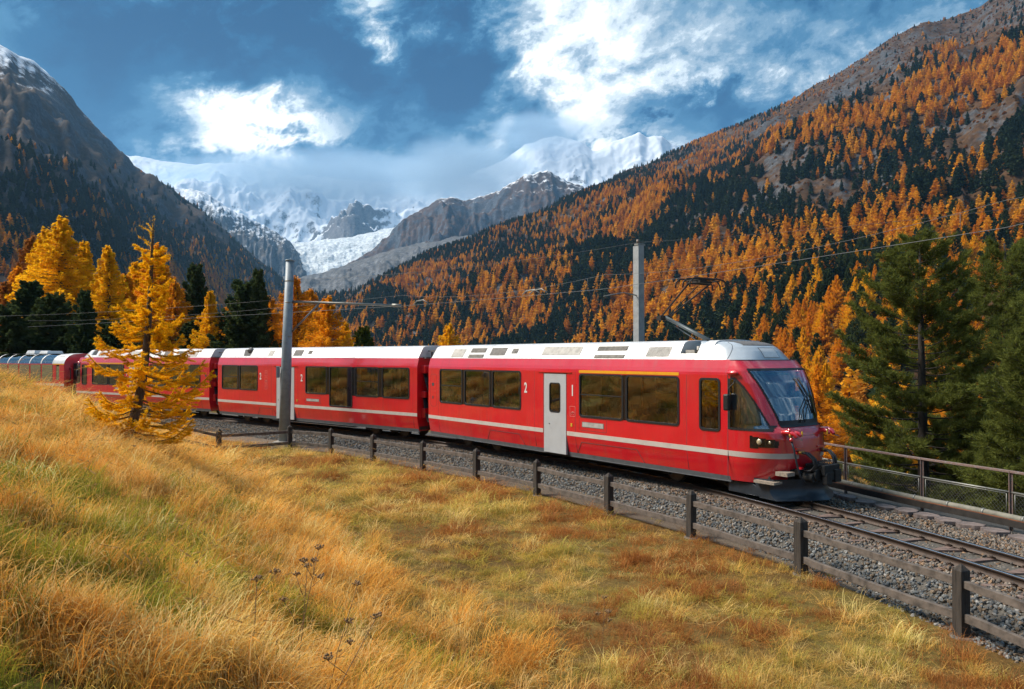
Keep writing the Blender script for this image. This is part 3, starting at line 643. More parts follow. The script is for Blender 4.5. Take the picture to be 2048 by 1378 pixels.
# ------------------------------------------------------------------ the train
def paint_red():
    m, nt, p, N, L = nodes('red_coach_paint')
    n = noise_node(N, L, .9, 5, .6); L(ramp_node(N, L, n, [(.3, (.56, .004, .014)), (.55, (.63, .006, .018)), (.75, (.67, .010, .022))]), p.inputs['Base Color'])
    p.inputs['Roughness'].default_value = .32; p.inputs['Coat Weight'].default_value = 1.0; p.inputs['Coat Roughness'].default_value = .09; p.inputs['Coat IOR'].default_value = 1.75
    d = noise_node(N, L, 3.0, 7, .7, 'Object', (1.6, 1, .22)); mx = N('ShaderNodeMix'); mx.data_type = 'RGBA'; L(ramp_node(N, L, d, [(.50, (0, 0, 0)), (.75, (.30, .30, .30))]), mx.inputs[0]); L(p.inputs['Base Color'].links[0].from_socket, mx.inputs[6]); mx.inputs[7].default_value = (.16, .055, .04, 1); L(mx.outputs[2], p.inputs['Base Color'])
    L(ramp_node(N, L, d, [(.3, (.26, .26, .26)), (.75, (.52, .52, .52))]), p.inputs['Roughness'])
    b = N('ShaderNodeBump'); b.inputs['Strength'].default_value = .05; b.inputs['Distance'].default_value = .05; L(noise_node(N, L, .8, 3, .5), b.inputs['Height']); L(b.outputs[0], p.inputs['Coat Normal'])
    return m
def paint_roof():
    m, nt, p, N, L = nodes('dusty_white_roof')
    a = noise_node(N, L, 1.2, 6, .65); s = noise_node(N, L, 5, 5, .7, 'Object', (2.0, .15, .5))
    c = ramp_node(N, L, a, [(.3, (.56, .58, .60)), (.5, (.68, .69, .70)), (.7, (.76, .77, .77))])
    mx = N('ShaderNodeMix'); mx.data_type = 'RGBA'; mx.blend_type = 'MULTIPLY'; mx.inputs[0].default_value = .55; L(c, mx.inputs[6]); L(ramp_node(N, L, s, [(.32, (.62, .58, .54)), (.55, (1, 1, 1)), (.8, (1, 1, 1))]), mx.inputs[7])
    L(mx.outputs[2], p.inputs['Base Color']); p.inputs['Roughness'].default_value = .38; p.inputs['Metallic'].default_value = .15
    return m
M_red = paint_red(); M_roof = paint_roof()
M_silver = mat('silver_dome_paint', (.50, .55, .60), .30, .25, .1, 2, coat=.4)
M_stripe = mat('grey_stripe_paint', (.52, .47, .43), .4, 0, .08, 3)
M_sill = mat('grey_skirt_paint', (.13, .14, .155), .55, .1, .15, 5)
M_door = mat('pale_grey_door_paint', (.43, .45, .47), .38, 0, .05, 3, coat=.2)
M_black = mat('black_rubber', (.012, .012, .013), .5, 0, .2, 10)
M_gloss = mat('black_glazing_border', (.010, .010, .012), .15, 0, .1, 10, coat=.5)
M_yellow = mat('yellow_class_stripe', (.78, .36, .015), .4, 0, .06, 4)
M_white = mat('white_lettering', (.68, .66, .64), .5, 0, .05, 6)
M_pink = mat('faint_pictogram_print', (.66, .22, .20), .5, 0, .1, 6)
M_grille = mat('dusty_roof_grille', (.40, .385, .36), .7, .1, .2, 8, .3, 60)
M_grille2 = mat('dark_roof_grille', (.15, .145, .145), .7, .2, .2, 8, .3, 60)
M_joint = mat('dark_panel_joint', (.05, .05, .055), .7, 0, .1, 8)
M_under = mat('sooty_underframe', (.022, .021, .020), .8, .2, .35, 8, .2, 30)
M_wheel = mat('wheel_steel', (.09, .08, .075), .5, .6, .3, 6)
M_plough = mat('blue_grey_plough_paint', (.034, .044, .058), .42, .3, .25, 4, coat=.2)
M_brass = mat('brass_coupling', (.42, .24, .06), .4, .7, .2, 10)
M_tap = mat('yellow_tap', (.60, .38, .03), .45, 0, .1, 10)
M_hose = mat('black_hose', (.016, .018, .021), .45, 0, .2, 20)
M_step = mat('perforated_step', (.30, .25, .20), .8, .1, .3, 30, .4, 60)
M_lining = mat('cream_lining', (.45, .43, .38), .6, 0, .05, 3)
M_seat = mat('grey_blue_seat_cloth', (.10, .11, .15), .9, 0, .2, 12)
M_floor = mat('car_floor', (.05, .05, .055), .8, 0, .2, 6)
M_glass = glass_mat('tinted_coach_glass', (.84, .87, .87), .20, 1.7)
M_wind = glass_mat('windscreen_glass', (.84, .88, .88), .22, 1.7)
M_lamp = mat('lamp_glass', (.55, .45, .28), .12, .2, .1, 20, coat=1)
M_beige = mat('beige_roof_equipment', (.36, .30, .17), .7, 0, .2, 8)
M_panto = mat('pantograph_paint', (.085, .105, .115), .5, .3, .15, 8)

SKIRT, HW = .38, 1.325
LOWER = [(1.215, .38), (1.235, .48), (1.315, .90), (1.325, .97)]
UPPER = [(1.325, 2.93), (1.318, 3.00), (1.295, 3.10), (1.235, 3.31)]
SLOPE = [(1.225, 3.315), (.985, 3.70), (.93, 3.755), (.80, 3.80), (0, 3.83)]

def rounded(x0, x1, z0, z1, r, n=4):
    P = []
    for (cx, cz, a0) in ((x1 - r, z1 - r, 0), (x0 + r, z1 - r, 90), (x0 + r, z0 + r, 180), (x1 - r, z0 + r, 270)):
        for k in range(n + 1):
            t = R(a0 + 90 * k / n); P.append((cx + r * math.cos(t), cz + r * math.sin(t)))
    return P
def ring(b, x0, x1, z0, z1, w, y0, y1, r=.07, mi=0):
    """rounded frame ring between y0 (inner) and y1 (outer face)"""
    A = rounded(x0, x1, z0, z1, r); B = rounded(x0 + w, x1 - w, z0 + w, z1 - w, max(.02, r - w * .5)); n = len(A)
    V = [(p[0], y1, p[1]) for p in A] + [(p[0], y1, p[1]) for p in B] + [(p[0], y0, p[1]) for p in A] + [(p[0], y0, p[1]) for p in B]; F = []
    for i in range(n):
        j = (i + 1) % n; F += [(i, j, n + j, n + i), (i, 2 * n + i, 2 * n + j, j), (n + i, n + j, 3 * n + j, 3 * n + i)]
    b.add(V, F, mi)
def wall_with_holes(b, x0, x1, z0, z1, y, holes, mi=0):
    xs = sorted({x0, x1, *[h[0] for h in holes], *[h[1] for h in holes]}); zs = sorted({z0, z1, *[h[2] for h in holes], *[h[3] for h in holes]})
    xs = [x for x in xs if x0 <= x <= x1]; zs = [z for z in zs if z0 <= z <= z1]
    for i in range(len(xs) - 1):
        for j in range(len(zs) - 1):
            cx, cz = (xs[i] + xs[i + 1]) / 2, (zs[j] + zs[j + 1]) / 2
            if any(h[0] < cx < h[1] and h[2] < cz < h[3] for h in holes): continue
            b.add([(xs[i], y, zs[j]), (xs[i + 1], y, zs[j]), (xs[i + 1], y, zs[j + 1]), (xs[i], y, zs[j + 1])], [(0, 1, 2, 3)], mi)
_txt = {}
def text_mesh(s, size, sx=.72, bold=.022):
    if s in _txt: return _txt[s]
    c = bpy.data.curves.new('numeral', 'FONT'); c.body = s; c.size = size; c.offset = bold * size; c.extrude = .002; c.align_x = 'CENTER'; c.resolution_u = 4
    o = bpy.data.objects.new('numeral', c); COL.objects.link(o); dg = bpy.context.evaluated_depsgraph_get(); dg.update()
    me = bpy.data.meshes.new_from_object(o.evaluated_get(dg)); bpy.data.objects.remove(o); me.transform(Matrix.Diagonal((sx, 1, 1, 1))); _txt[s] = me
    return me
def side_text(s, x, z, size, sg, m, root):
    me = text_mesh(s, size)
    return link('class_numeral', me, m, root, (x, sg * (HW + .006), z), (R(90), 0, 0 if sg < 0 else math.pi))

_seat = None
def seat_mesh():
    global _seat
    if _seat is None:
        b = MB(); b.box((0, 0, .93), (.46, .48, .12)); b.box((-.25, 0, 1.33), (.10, .48, .78), (0, R(-8), 0)); b.box((-.30, 0, 1.79), (.08, .30, .18), (0, R(-8), 0)); b.box((0, 0, .68), (.3, .3, .4)); _seat = b.mesh('seat'); _seat.materials.append(M_seat)
    return _seat

def bogie(root, x, motor=True):
    b = MB()
    for sg in (-1, 1):
        b.prism([(-1.35, .50), (-1.1, .62), (-.4, .62), (-.25, .42), (.25, .42), (.4, .62), (1.1, .62), (1.35, .50), (1.2, .40), (.6, .34), (.3, .26), (-.3, .26), (-.6, .34), (-1.2, .40)], 1, sg * .80, sg * .90)
        for a in (-.95, .95):
            b.box((a, sg * .93, .34), (.26, .14, .24)); b.cyl((a - .22, sg * .88, .34), (a - .22, sg * .88, .60), .07, 8); b.cyl((a + .22, sg * .88, .34), (a + .22, sg * .88, .60), .07, 8)
        b.cyl((-.2, sg * .95, .3), (.5, sg * .95, .36), .035, 8); b.box((.0, sg * .95, .52), (.18, .12, .30))
    b.box((0, 0, .48), (.7, 1.6, .2))
    for a in (-.95, .95): b.cyl((a, -.75, .34), (a, .75, .34), .07, 10)
    bg = b.build('bogie', M_under, root, loc=(x, 0, 0), fixn=True)
    w = MB(); w.cyl((0, -.56, .345), (0, -.48, .345), .345, 28); w.cyl((0, -.49, .345), (0, -.45, .345), .375, 28); w.cyl((0, -.60, .345), (0, -.55, .345), .13, 16)
    wm = w.mesh('wheel')
    for a in (-.95, .95):
        link('wheel', wm, M_wheel, bg, (a, 0, 0)); link('wheel', wm, M_wheel, bg, (a, 0, 0), (0, 0, math.pi))

def build_car(root, L, windows, doors, joints, grilles, numerals, band, cab=False, vents=(), yellow=None, well=None, access=None, bog=(2.5, 13.3), hatch=(), seams=()):
    """body of one car; x from the rear end, y to the left, z over the rail"""
    xe = L
    holes = [(w[0] - .0, w[1] + .0, w[2], w[3]) for w in windows] + [(d[0], d[1], SKIRT, d[3]) for d in doors]
    b = MB()
    for sg in (-1, 1):
        wall_with_holes(b, 0, xe, .97, 2.93, sg * HW, holes)
        for prof in (LOWER, UPPER):
            for (y0, z0), (y1, z1) in zip(prof[:-1], prof[1:]):
                cuts = [0, xe] + ([v for d in doors for v in (d[0], d[1])] if prof is LOWER else []); cuts = sorted(cuts)
                for a, c in zip(cuts[:-1], cuts[1:]):
                    if prof is LOWER and any(d[0] <= (a + c) / 2 <= d[1] for d in doors): continue
                    b.add([(a, sg * y0, z0), (c, sg * y0, z0), (c, sg * y1, z1), (a, sg * y1, z1)], [(0, 1, 2, 3)])
    prof = LOWER + UPPER; poly = [(y, z) for y, z in prof] + [(1.20, 3.33), (-1.20, 3.33)] + [(-y, z) for y, z in prof[::-1]]
    n = len(poly); b.add([(0, y, z) for y, z in poly], [tuple(range(n))])
    if not cab: b.add([(xe, y, z) for y, z in poly], [tuple(range(n))[::-1]])
    b.build('body', M_red, root, fixn=False)
    # inside
    b = MB()
    for sg in (-1, 1):
        wall_with_holes(b, .05, xe - .05, .66, 2.94, sg * (HW - .07), holes)
    b.add([(0.05, -1.25, 2.95), (xe, -1.25, 2.95), (xe, 1.25, 2.95), (0.05, 1.25, 2.95)], [(0, 1, 2, 3)]); b.build('lining', M_lining, root)
    b = MB(); b.bx(.03, xe, -1.2, 1.2, .42, .56); b.build('floor', M_floor, root)
    for wi in windows:
        if wi[1] - wi[0] < 1: continue
        for sg in (-1, 1):
            for yy in (.42, .92):
                link('seat', seat_mesh(), None, root, (wi[0] + .38, sg * yy, 0), (0, 0, 0)); link('seat', seat_mesh(), None, root, (wi[1] - .38, sg * yy, 0), (0, 0, math.pi))
    # side trim
    for sg in (-1, 1):
        cuts = sorted([0, xe] + [v for d in doors for v in (d[0] - .015, d[1] + .015)])
        for a, c in zip(cuts[:-1], cuts[1:]):
            if any(d[0] < (a + c) / 2 < d[1] for d in doors): continue
            s = MB(); s.bx(a, c, sg * (HW - .01), sg * (HW + .004), .975, 1.105); s.build('stripe', M_stripe, root)
            s = MB(); V = [(a, sg * 1.212, .36), (c, sg * 1.212, .36), (c, sg * 1.241, .47), (a, sg * 1.241, .47)]; s.add(V, [(0, 1, 2, 3)]); s.bx(a, c, sg * 1.15, sg * 1.21, .33, .38); s.build('skirt_band', M_sill, root)
        for (a, c, z0, z1) in band:
            s = MB(); s.bx(a, c, sg * (HW - .012), sg * (HW + .005), z0, z1); s.build('window_band', M_gloss, root)
        for wi in windows:
            x0, x1, z0, z1 = wi[:4]
            f = MB(); ring(f, x0 - .035, x1 + .035, z0 - .035, z1 + .035, .055, sg * (HW - .05), sg * (HW + .016), .10); wo = f.build('window', M_black, root)
            g = MB(); g.add([(x0 - .01, sg * (HW - .012), z0 - .01), (x1 + .01, sg * (HW - .012), z0 - .01), (x1 + .01, sg * (HW - .012), z1 + .01), (x0 - .01, sg * (HW - .012), z1 + .01)], [(0, 1, 2, 3) if sg < 0 else (3, 2, 1, 0)]); g.build('pane', M_glass, wo)
            if len(wi) > 4 and wi[4]:
                t = MB(); zz = z0 + (z1 - z0) * .52; t.bx(x0, x1, sg * (HW - .03), sg * (HW + .006), zz - .014, zz + .014); t.build('sash_bar', M_black, wo)
        for d in doors:
            x0, x1, _, z1 = d[:4]; leaves = d[4]; wz0, wz1, wdt = d[5]
            t = MB(); t.bx(x0, x1, sg * 1.18, sg * 1.27, SKIRT - .03, z1); t.build('door_recess', M_joint, root)
            t = MB(); t.bx(x0 - .25, x1 + .25, sg * (HW - .01), sg * (HW + .03), z1 + .03, z1 + .045); t.build('rain_strip', M_red, root)
            step = (x1 - x0) / leaves
            for k in range(leaves):
                a, c = x0 + k * step + .026, x0 + (k + 1) * step - .026; mid = (a + c) / 2 + (0 if leaves == 1 else (.12 if k == 0 else -.12)); w2 = wdt / 2
                dm = MB(); wall_with_holes(dm, a, c, SKIRT, z1 - .015, sg * (HW + .002), [(mid - w2, mid + w2, wz0, wz1)])
                for (p, q) in ((a, a), (c, c)): dm.add([(p, sg * (HW + .002), SKIRT), (p, sg * 1.25, SKIRT), (p, sg * 1.25, z1 - .015), (p, sg * (HW + .002), z1 - .015)], [(0, 1, 2, 3)])
                do = dm.build('door', M_door, root)
                f = MB(); ring(f, mid - w2 - .02, mid + w2 + .02, wz0 - .02, wz1 + .02, .035, sg * (HW - .04), sg * (HW + .010), .10); f.build('window_frame', M_black, do)
                g = MB(); g.add([(mid - w2, sg * (HW - .008), wz0), (mid + w2, sg * (HW - .008), wz0), (mid + w2, sg * (HW - .008), wz1), (mid - w2, sg * (HW - .008), wz1)], [(0, 1, 2, 3)]); g.build('pane', M_glass, do)
                t = MB(); t.cyl((a + .25 * (c - a), sg * HW, 1.28), (a + .25 * (c - a), sg * (HW + .012), 1.28), .018, 8); t.build('lock', M_black, do)
            t = MB(); t.bx(x1 + .20, x1 + .27, sg * HW, sg * (HW + .012), 1.26, 1.36); t.build('door_button', M_tap, root)
        for (s, x, z) in numerals: side_text(s, x, z, .46, sg, M_white, root)
        for (x, z, w, h) in vents:
            t = MB(); ring(t, x - .12, x + w + .12, z - .10, z + h + .12, .008, sg * (HW - .01), sg * (HW + .003), .05); t.build('panel_outline', M_joint, root)
            t = MB(); t.bx(x, x + w, sg * (HW - .02), sg * (HW + .005), z, z + h); vo = t.build('vent', M_grille2, root)
            t = MB(); t.bx(x + .02, x + w - .02, sg * HW, sg * (HW + .008), z + .015, z + h - .015); t.build('louvre', M_grille, vo)
        if yellow:
            t = MB(); t.bx(yellow[0], yellow[1], sg * (HW - .01), sg * (HW + .005), 2.895, 2.975); t.build('class_stripe', M_yellow, root)
        if access:
            t = MB(); ring(t, access[0], access[1], 1.45, 2.70, .008, sg * (HW - .01), sg * (HW + .003), .13); t.build('access_panel', M_joint, root)
            t = MB(); t.bx(access[0] + .10, access[0] + .26, sg * HW, sg * (HW + .006), 2.25, 2.36); t.bx(access[0] + .14, access[0] + .2, sg * HW, sg * (HW + .012), 1.75, 1.85); t.build('access_lock', M_joint, root)
        for (a, c) in hatch:
            t = MB(); zz = .82; yy = 1.303
            t.bar((a + .1, sg * yy, zz), (c - .1, sg * yy, zz), .006, .012); t.bar((a + .1, sg * yy, zz), (a - .15, sg * 1.238, .46), .006, .012); t.bar((c - .1, sg * yy, zz), (c + .15, sg * 1.238, .46), .006, .012); t.build('hatch_outline', M_joint, root)
    for sg in (-1, 1):
        t = MB()
        for k, xx in enumerate(seams):
            t.bx(xx - .004, xx + .004, sg * (HW - .004), sg * (HW + .0015), 1.11, 2.92); t.bar((xx, sg * 1.322, .96), (xx, sg * 1.244, .50), .008, .008)
        if seams: so_ = t.build('panel_seam', M_joint, root); so_['kind'] = 'stuff'
    # roof: dark backing, then panels with open joints
    prof = SLOPE + [(-y, z) for y, z in SLOPE[-2::-1]]
    def roof_piece(name, a, c, inset, m, w=None):
        t = MB()
        P = [(y * (1 - inset * .6), z - inset) for y, z in prof]; n = len(P)
        t.add([(a, y, z) for y, z in P] + [(c, y, z) for y, z in P], [(i, i + 1, n + i + 1, n + i) for i in range(n - 1)] + [tuple(range(n)), tuple(range(n, 2 * n))[::-1]])
        t.build(name, m, root)
    js = joints
    for a, c in zip(js[:-1], js[1:]):
        if well and a <= well[0] and c >= well[1]:
            for p, q in ((a, well[0]), (well[1], c)):
                if q - p > .03: roof_piece('roof_panel', p + .006, q - .006, 0, M_roof)
            t = MB(); t.bx(well[0], well[1], -1.17, 1.17, 3.32, 3.40); t.build('roof_well', M_beige, root)
            t = MB()
            for sg in (-1, 1):
                y0, z0 = SLOPE[0]; t.add([(well[0] - .01, sg * y0, z0), (well[1] + .01, sg * y0, z0), (well[1] + .01, sg * (y0 - .09), z0 + .145), (well[0] - .01, sg * (y0 - .09), z0 + .145)], [(0, 1, 2, 3)])
            t.build('roof_well_lip', M_roof, root)
            t = MB(); t.box((well[0] + .22, -.85, 3.48), (.3, .3, .16)); t.box((well[0] + .5, -.7, 3.47), (.18, .5, .12)); t.cyl((well[0] + .3, -.75, 3.4), (well[0] + .3, -.75, 3.66), .05, 8); t.box((well[0] + .3, .4, 3.5), (.4, .8, .2)); t.build('roof_equipment', M_grille, root)
        else: roof_piece('roof_panel', a + .006, c - .006, 0, M_roof)
    if not well: roof_piece('roof_backing', js[0] + .02, js[-1] - .02, .03, M_joint)
    else: roof_piece('roof_backing', js[0] + .02, well[0] - .05, .03, M_joint); 
    y0, z0 = SLOPE[0]; y1, z1 = SLOPE[1]
    for (a, c, f0, f1, kind) in grilles:
        for sg in (-1, 1):
            t = MB(); nrm = Vector((0, sg * (z1 - z0), (y0 - y1))).normalized()
            def q(x, f, lift): return Vector((x, sg * (y0 + (y1 - y0) * f), z0 + (z1 - z0) * f)) + nrm * lift
            V = [q(a, f0, -.01), q(c, f0, -.01), q(c, f1, -.01), q(a, f1, -.01), q(a, f0, .010), q(c, f0, .010), q(c, f1, .010), q(a, f1, .010)]
            t.add(V, [(4, 5, 6, 7), (0, 1, 5, 4), (1, 2, 6, 5), (2, 3, 7, 6), (3, 0, 4, 7)]); go = t.build('grille', M_roof if kind == 2 else M_grille if kind == 0 else M_grille2, root)
            if kind == 1:
                t = MB(); nn = 6
                for k in range(nn): f = f0 + (f1 - f0) * (k + .5) / nn; t.bar(q(a + .03, f, .012), q(c - .03, f, .012), .02, .012)
                t.build('slat', M_grille, go)
    for sg in (-1, 1):
        t = MB(); nrm = Vector((0, sg * (z1 - z0), (y0 - y1))).normalized()
        for k in range(int(L / 1.05)):
            p = Vector((.5 + k * 1.05, sg * (y0 + (y1 - y0) * .14), z0 + (z1 - z0) * .14)); t.cyl(p, p + nrm * .006, .018, 8)
        bo = t.build('bolt_row', M_joint, root); bo['kind'] = 'stuff'
    # underneath
    for x in bog: bogie(root, x)
    t = MB(); t.bx(bog[0] + 1.8, bog[1] - 1.8, -1.05, 1.05, .26, .5); t.bx(.3, L - .3, -.9, .9, .40, .52); t.build('underframe', M_under, root)

def gangway(root, x, sgn=1, covers=True):
    """folded bellows with red covers and hanging cables, at a flat car end"""
    b = MB(); n = 7
    for k in range(n):
        a = x + sgn * (.03 + k * .065); b.bx(a, a + sgn * .045, -.72, .72, .55, 2.95)
    b.bx(x, x + sgn * .45, -.66, .66, .6, 2.9); g = b.build('gangway', M_black, root)
    for sg in (-1, 1):
        t = MB(); t.bx(x, x + sgn * .24, sg * .78, sg * 1.12, 2.70, 3.02); t.bx(x, x + sgn * .24, sg * .80, sg * 1.12, 1.72, 1.98); t.bx(x, x + sgn * .20, sg * .82, sg * 1.10, .9, 1.3); t.build('socket_cover', M_red, g, bevel=.03)
        t = MB()
        for k, (yy, dz) in enumerate(((.90, 0), (.97, -.05), (1.04, .04))):
            t.tube([(x + sgn * .08, sg * yy, 2.7), (x + sgn * .22, sg * yy, 2.3), (x + sgn * .40, sg * yy, 1.9 + dz), (x + sgn * .44, sg * yy, 1.4)], .028, 8)
            t.tube([(x + sgn * .08, sg * yy, 1.72), (x + sgn * .18, sg * yy, 1.1), (x + sgn * .34, sg * yy, .72 + dz), (x + sgn * .52, sg * yy, .80)], .028, 8)
        t.build('jumper_cable', M_hose, g)
    t = MB(); t.bx(x - sgn * .02, x + sgn * .16, -1.0, 1.0, 3.30, 3.36); t.bar((x, -.7, 3.6), (x + sgn * .5, -.7, 3.6), .06, .06); t.bar((x, .7, 3.6), (x + sgn * .5, .7, 3.6), .06, .06); t.cyl((x + sgn * .1, -.6, 3.36), (x + sgn * .1, -.6, 3.62), .05, 10); t.cyl((x + sgn * .1, .5, 3.36), (x + sgn * .1, .5, 3.62), .05, 10); t.build('roof_cable_stand', M_grille2, g)

# --- shape of the rounded driver's cab: half width, reach and bluntness over height
NZ = [.38, .55, .85, 1.10, 1.45, 1.58, 1.66, 1.74, 2.0, 2.4, 2.75, 3.05, 3.15, 3.31]
NX = [1.22, 1.30, 1.37, 1.40, 1.37, 1.33, 1.26, 1.15, 1.10, .97, .80, .60, .50, .34]
NW = [1.215, 1.25, 1.305, 1.325, 1.325, 1.325, 1.325, 1.325, 1.325, 1.325, 1.325, 1.31, 1.285, 1.235]
NP = [2.5, 2.5, 2.5, 2.6, 2.7, 2.8, 2.8, 2.9, 3.0, 3.2, 3.5, 3.9, 3.9, 3.6]
def nose_pt(z, phi, off=0.0):
    """phi -90..90: right side, front, left side (0 = front)"""
    w = float(np.interp(z, NZ, NW)); xf = float(np.interp(z, NZ, NX)); p = float(np.interp(z, NZ, NP))
    c, s = abs(math.cos(phi)), math.sin(phi)
    return Vector((xf * c ** (2 / p), math.copysign(w * abs(s) ** (2 / p), s), z))
def nose_off(z, phi, off):
    P = nose_pt(z, phi); a = nose_pt(z, phi + .01) - nose_pt(z, phi - .01); b = nose_pt(min(z + .02, 3.31), phi) - nose_pt(max(z - .02, .38), phi)
    n = a.cross(b); n.normalize(); n = n if n.dot(Vector((P.x, P.y, 0.1))) > 0 else -n
    return P + n * off
WS = [(1.76, .72), (2.0, .80), (2.4, .93), (2.75, 1.03), (3.02, 1.12)]       # windscreen edge: half width over height
CW_T = [.05, .10, .25, .45, .65, .82, .95]; CW_Z = [2.78, 2.84, 2.80, 2.62, 2.32, 2.0, 1.70]   # upper edge of the cab side window along the car
def ws_half(z): return float(np.interp(z, [a for a, _ in WS], [b for _, b in WS]))
def in_ws(P, grow=0): return 1.76 - grow < P.z < 3.05 + grow and abs(P.y) < ws_half(P.z) + grow and P.x > .2
def in_cw(P, grow=0): return .06 - grow < P.x < .98 + grow and abs(P.y) > .6 and 1.66 - grow * .6 < P.z < float(np.interp(P.x, CW_T, CW_Z)) + grow and not in_ws(P, .06)

def build_cab(root, xs):
    """rounded nose ahead of the seam at x = xs"""
    zs = np.linspace(.38, 3.31, 110); ph = np.linspace(-math.pi / 2, math.pi / 2, 181); V = []; F = []
    for z in zs:
        for p in ph: V.append(nose_pt(z, p))
    n = len(ph)
    for i in range(len(zs) - 1):
        for j in range(n - 1):
            c = (V[i * n + j] + V[(i + 1) * n + j + 1]) / 2
            if in_ws(c, -.015) or in_cw(c, -.015): continue
            F.append((i * n + j, i * n + j + 1, (i + 1) * n + j + 1, (i + 1) * n + j))
    b = MB(); b.add(V, F, 0, True); nose = b.build('cab_nose', M_red, root, loc=(xs, 0, 0))
    def strip(name, m, inside, off, parent, ring_w=None, offin=None):
        t = MB(); VV = []; FF = []
        for z in zs:
            for p in ph: VV.append(None)
        used = {}
        for i in range(len(zs) - 1):
            for j in range(n - 1):
                c = (V[i * n + j] + V[(i + 1) * n + j + 1]) / 2
                if not inside(c): continue
                q = []
                for (a, d) in ((i, j), (i, j + 1), (i + 1, j + 1), (i + 1, j)):
                    k = a * n + d
                    if k not in used: used[k] = len(used); t.v.append(tuple(nose_off(zs[a], ph[d], off)))
                    q.append(used[k])
                t.f.append(tuple(q)); t.m.append(0); t.sm.append(True)
        return t.build(name, m, parent, loc=(xs, 0, 0) if parent is root else None)
    ws = strip('windscreen', M_wind, lambda P: in_ws(P, .012), .006, root)
    strip('windscreen_seal', M_black, lambda P: (in_ws(P, .05) and not in_ws(P, -.0)) or (in_ws(P, .02) and P.z < 1.86), .010, ws)
    cw = strip('cab_side_window', M_glass, lambda P: in_cw(P, .012), .006, root)
    strip('window_frame', M_black, lambda P: in_cw(P, .06) and not in_cw(P, -.01), .011, cw)
    # stripe and seam
    def belt(name, m, z0, z1, off, f):
        t = MB(); pp = [p for p in ph if f(nose_pt((z0 + z1) / 2, p))]
        for a, c in zip(pp[:-1], pp[1:]):
            if c - a > .05: continue
            t.add([nose_off(z0, a, off), nose_off(z0, c, off), nose_off(z1, c, off), nose_off(z1, a, off)], [(0, 1, 2, 3)], 0, True)
        return t.build(name, m, nose)
    belt('stripe', M_stripe, .975, 1.105, .004, lambda P: abs(P.y) > .42)
    belt('nose_crease', M_joint, 1.500, 1.507, .002, lambda P: abs(P.y) < .9)
    t = MB()
    for sg in (-1, 1): t.bx(-.006, .006, sg * 1.328, sg * 1.32, .42, 2.95)
    t.build('cab_seam', M_joint, nose)
    # silver dome over the cab
    DZ = np.array([3.30, 3.40, 3.52, 3.62, 3.70, 3.755, 3.79, 3.805]); DX = np.array([.36, .30, .22, .12, -.02, -.22, -.6, -1.4]); DW = np.array([1.235, 1.17, 1.09, 1.03, .985, .93, .82, .0])
    DS = np.array([-1.1, -1.1, -1.1, -1.1, -1.1, -1.15, -1.25, -1.4]); DPW = np.array([3.6, 3.4, 3.2, 3.0, 2.8, 2.6, 2.4, 2.2])
    dz = np.linspace(3.30, 3.805, 40); t = MB(); VV = []; pp = np.linspace(-math.pi / 2, math.pi / 2, 61)
    for z in dz:
        w, xf, x0, p = [float(np.interp(z, DZ, q)) for q in (DW, DX, DS, DPW)]
        for a in pp: VV.append((x0 + (xf - x0) * abs(math.cos(a)) ** (2 / p), math.copysign(w * abs(math.sin(a)) ** (2 / p), a), z))
    nn = len(pp); t.add(VV, [(i * nn + j, i * nn + j + 1, (i + 1) * nn + j + 1, (i + 1) * nn + j) for i in range(len(dz) - 1) for j in range(nn - 1)], 0, True)
    dome = t.build('cab_dome', M_silver, root, loc=(xs, 0, 0))
    def dome_pt(z, y, off=0.0):
        w, xf, x0, p = [float(np.interp(z, DZ, q)) for q in (DW, DX, DS, DPW)]; k = min(.999, abs(y) / max(w, .01)); return Vector((x0 + (xf - x0) * (1 - k ** p) ** (1 / p) + off, y, z + off * .5))
    def dome_patch(name, m, z0, z1, ya, yb, off, na=8):
        t = MB(); g = [[dome_pt(z0 + (z1 - z0) * i / 8, ya + (yb - ya) * j / na, off) for j in range(na + 1)] for i in range(9)]
        t.add([p for r in g for p in r], [(i * (na + 1) + j, i * (na + 1) + j + 1, (i + 1) * (na + 1) + j + 1, (i + 1) * (na + 1) + j) for i in range(8) for j in range(na)], 0, True); return t.build(name, m, dome)
    dome_patch('roof_grille', M_grille2, 3.665, 3.79, -.62, .62, .008)
    dome_patch('roof_hatch', M_roof, 3.36, 3.60, -.30, .30, .006); dome_patch('hatch_outline', M_joint, 3.35, 3.61, -.315, .315, .003)
    for sg in (-1, 1):
        t = MB(); P = [dome_pt(z, sg * (1.16 - (z - 3.3) * .9), .004) for z in np.linspace(3.32, 3.74, 9)]; t.tube(P, .006, 5); t.build('dome_joint', M_joint, dome)
        t = MB(); P = [nose_off(3.300, a, .004) for a in np.linspace(0, sg * math.pi / 2, 24)]; t.tube(P, .008, 5); t.build('dome_seam', M_joint, dome)
    # inside of the cab
    t = MB(); t.bx(-.05, .0, -1.2, 1.2, .5, 2.9); t.build('cab_bulkhead', M_lining, nose)
    t = MB(); t.bx(-.05, .95, -1.0, 1.0, .45, .55); t.build('cab_floor', M_floor, nose)
    t = MB(); t.prism([(.42, 1.2), (.95, 1.2), (1.02, 1.70), (.80, 1.78), (.45, 1.62)], 1, -.95, .95); t.build('driver_desk', M_grille2, nose, bevel=.03)
    t = MB(); t.box((.12, .3, 1.05), (.45, .5, .14)); t.box((.0, .3, 1.5), (.12, .46, .85)); t.box((-.02, .3, 2.0), (.1, .3, .22)); t.build('driver_seat', M_seat, nose, bevel=.04)
    t = MB(); t.bx(.1, .13, -1.0, .9, 1.72, 2.1); t.build('side_blind', M_lining, nose)
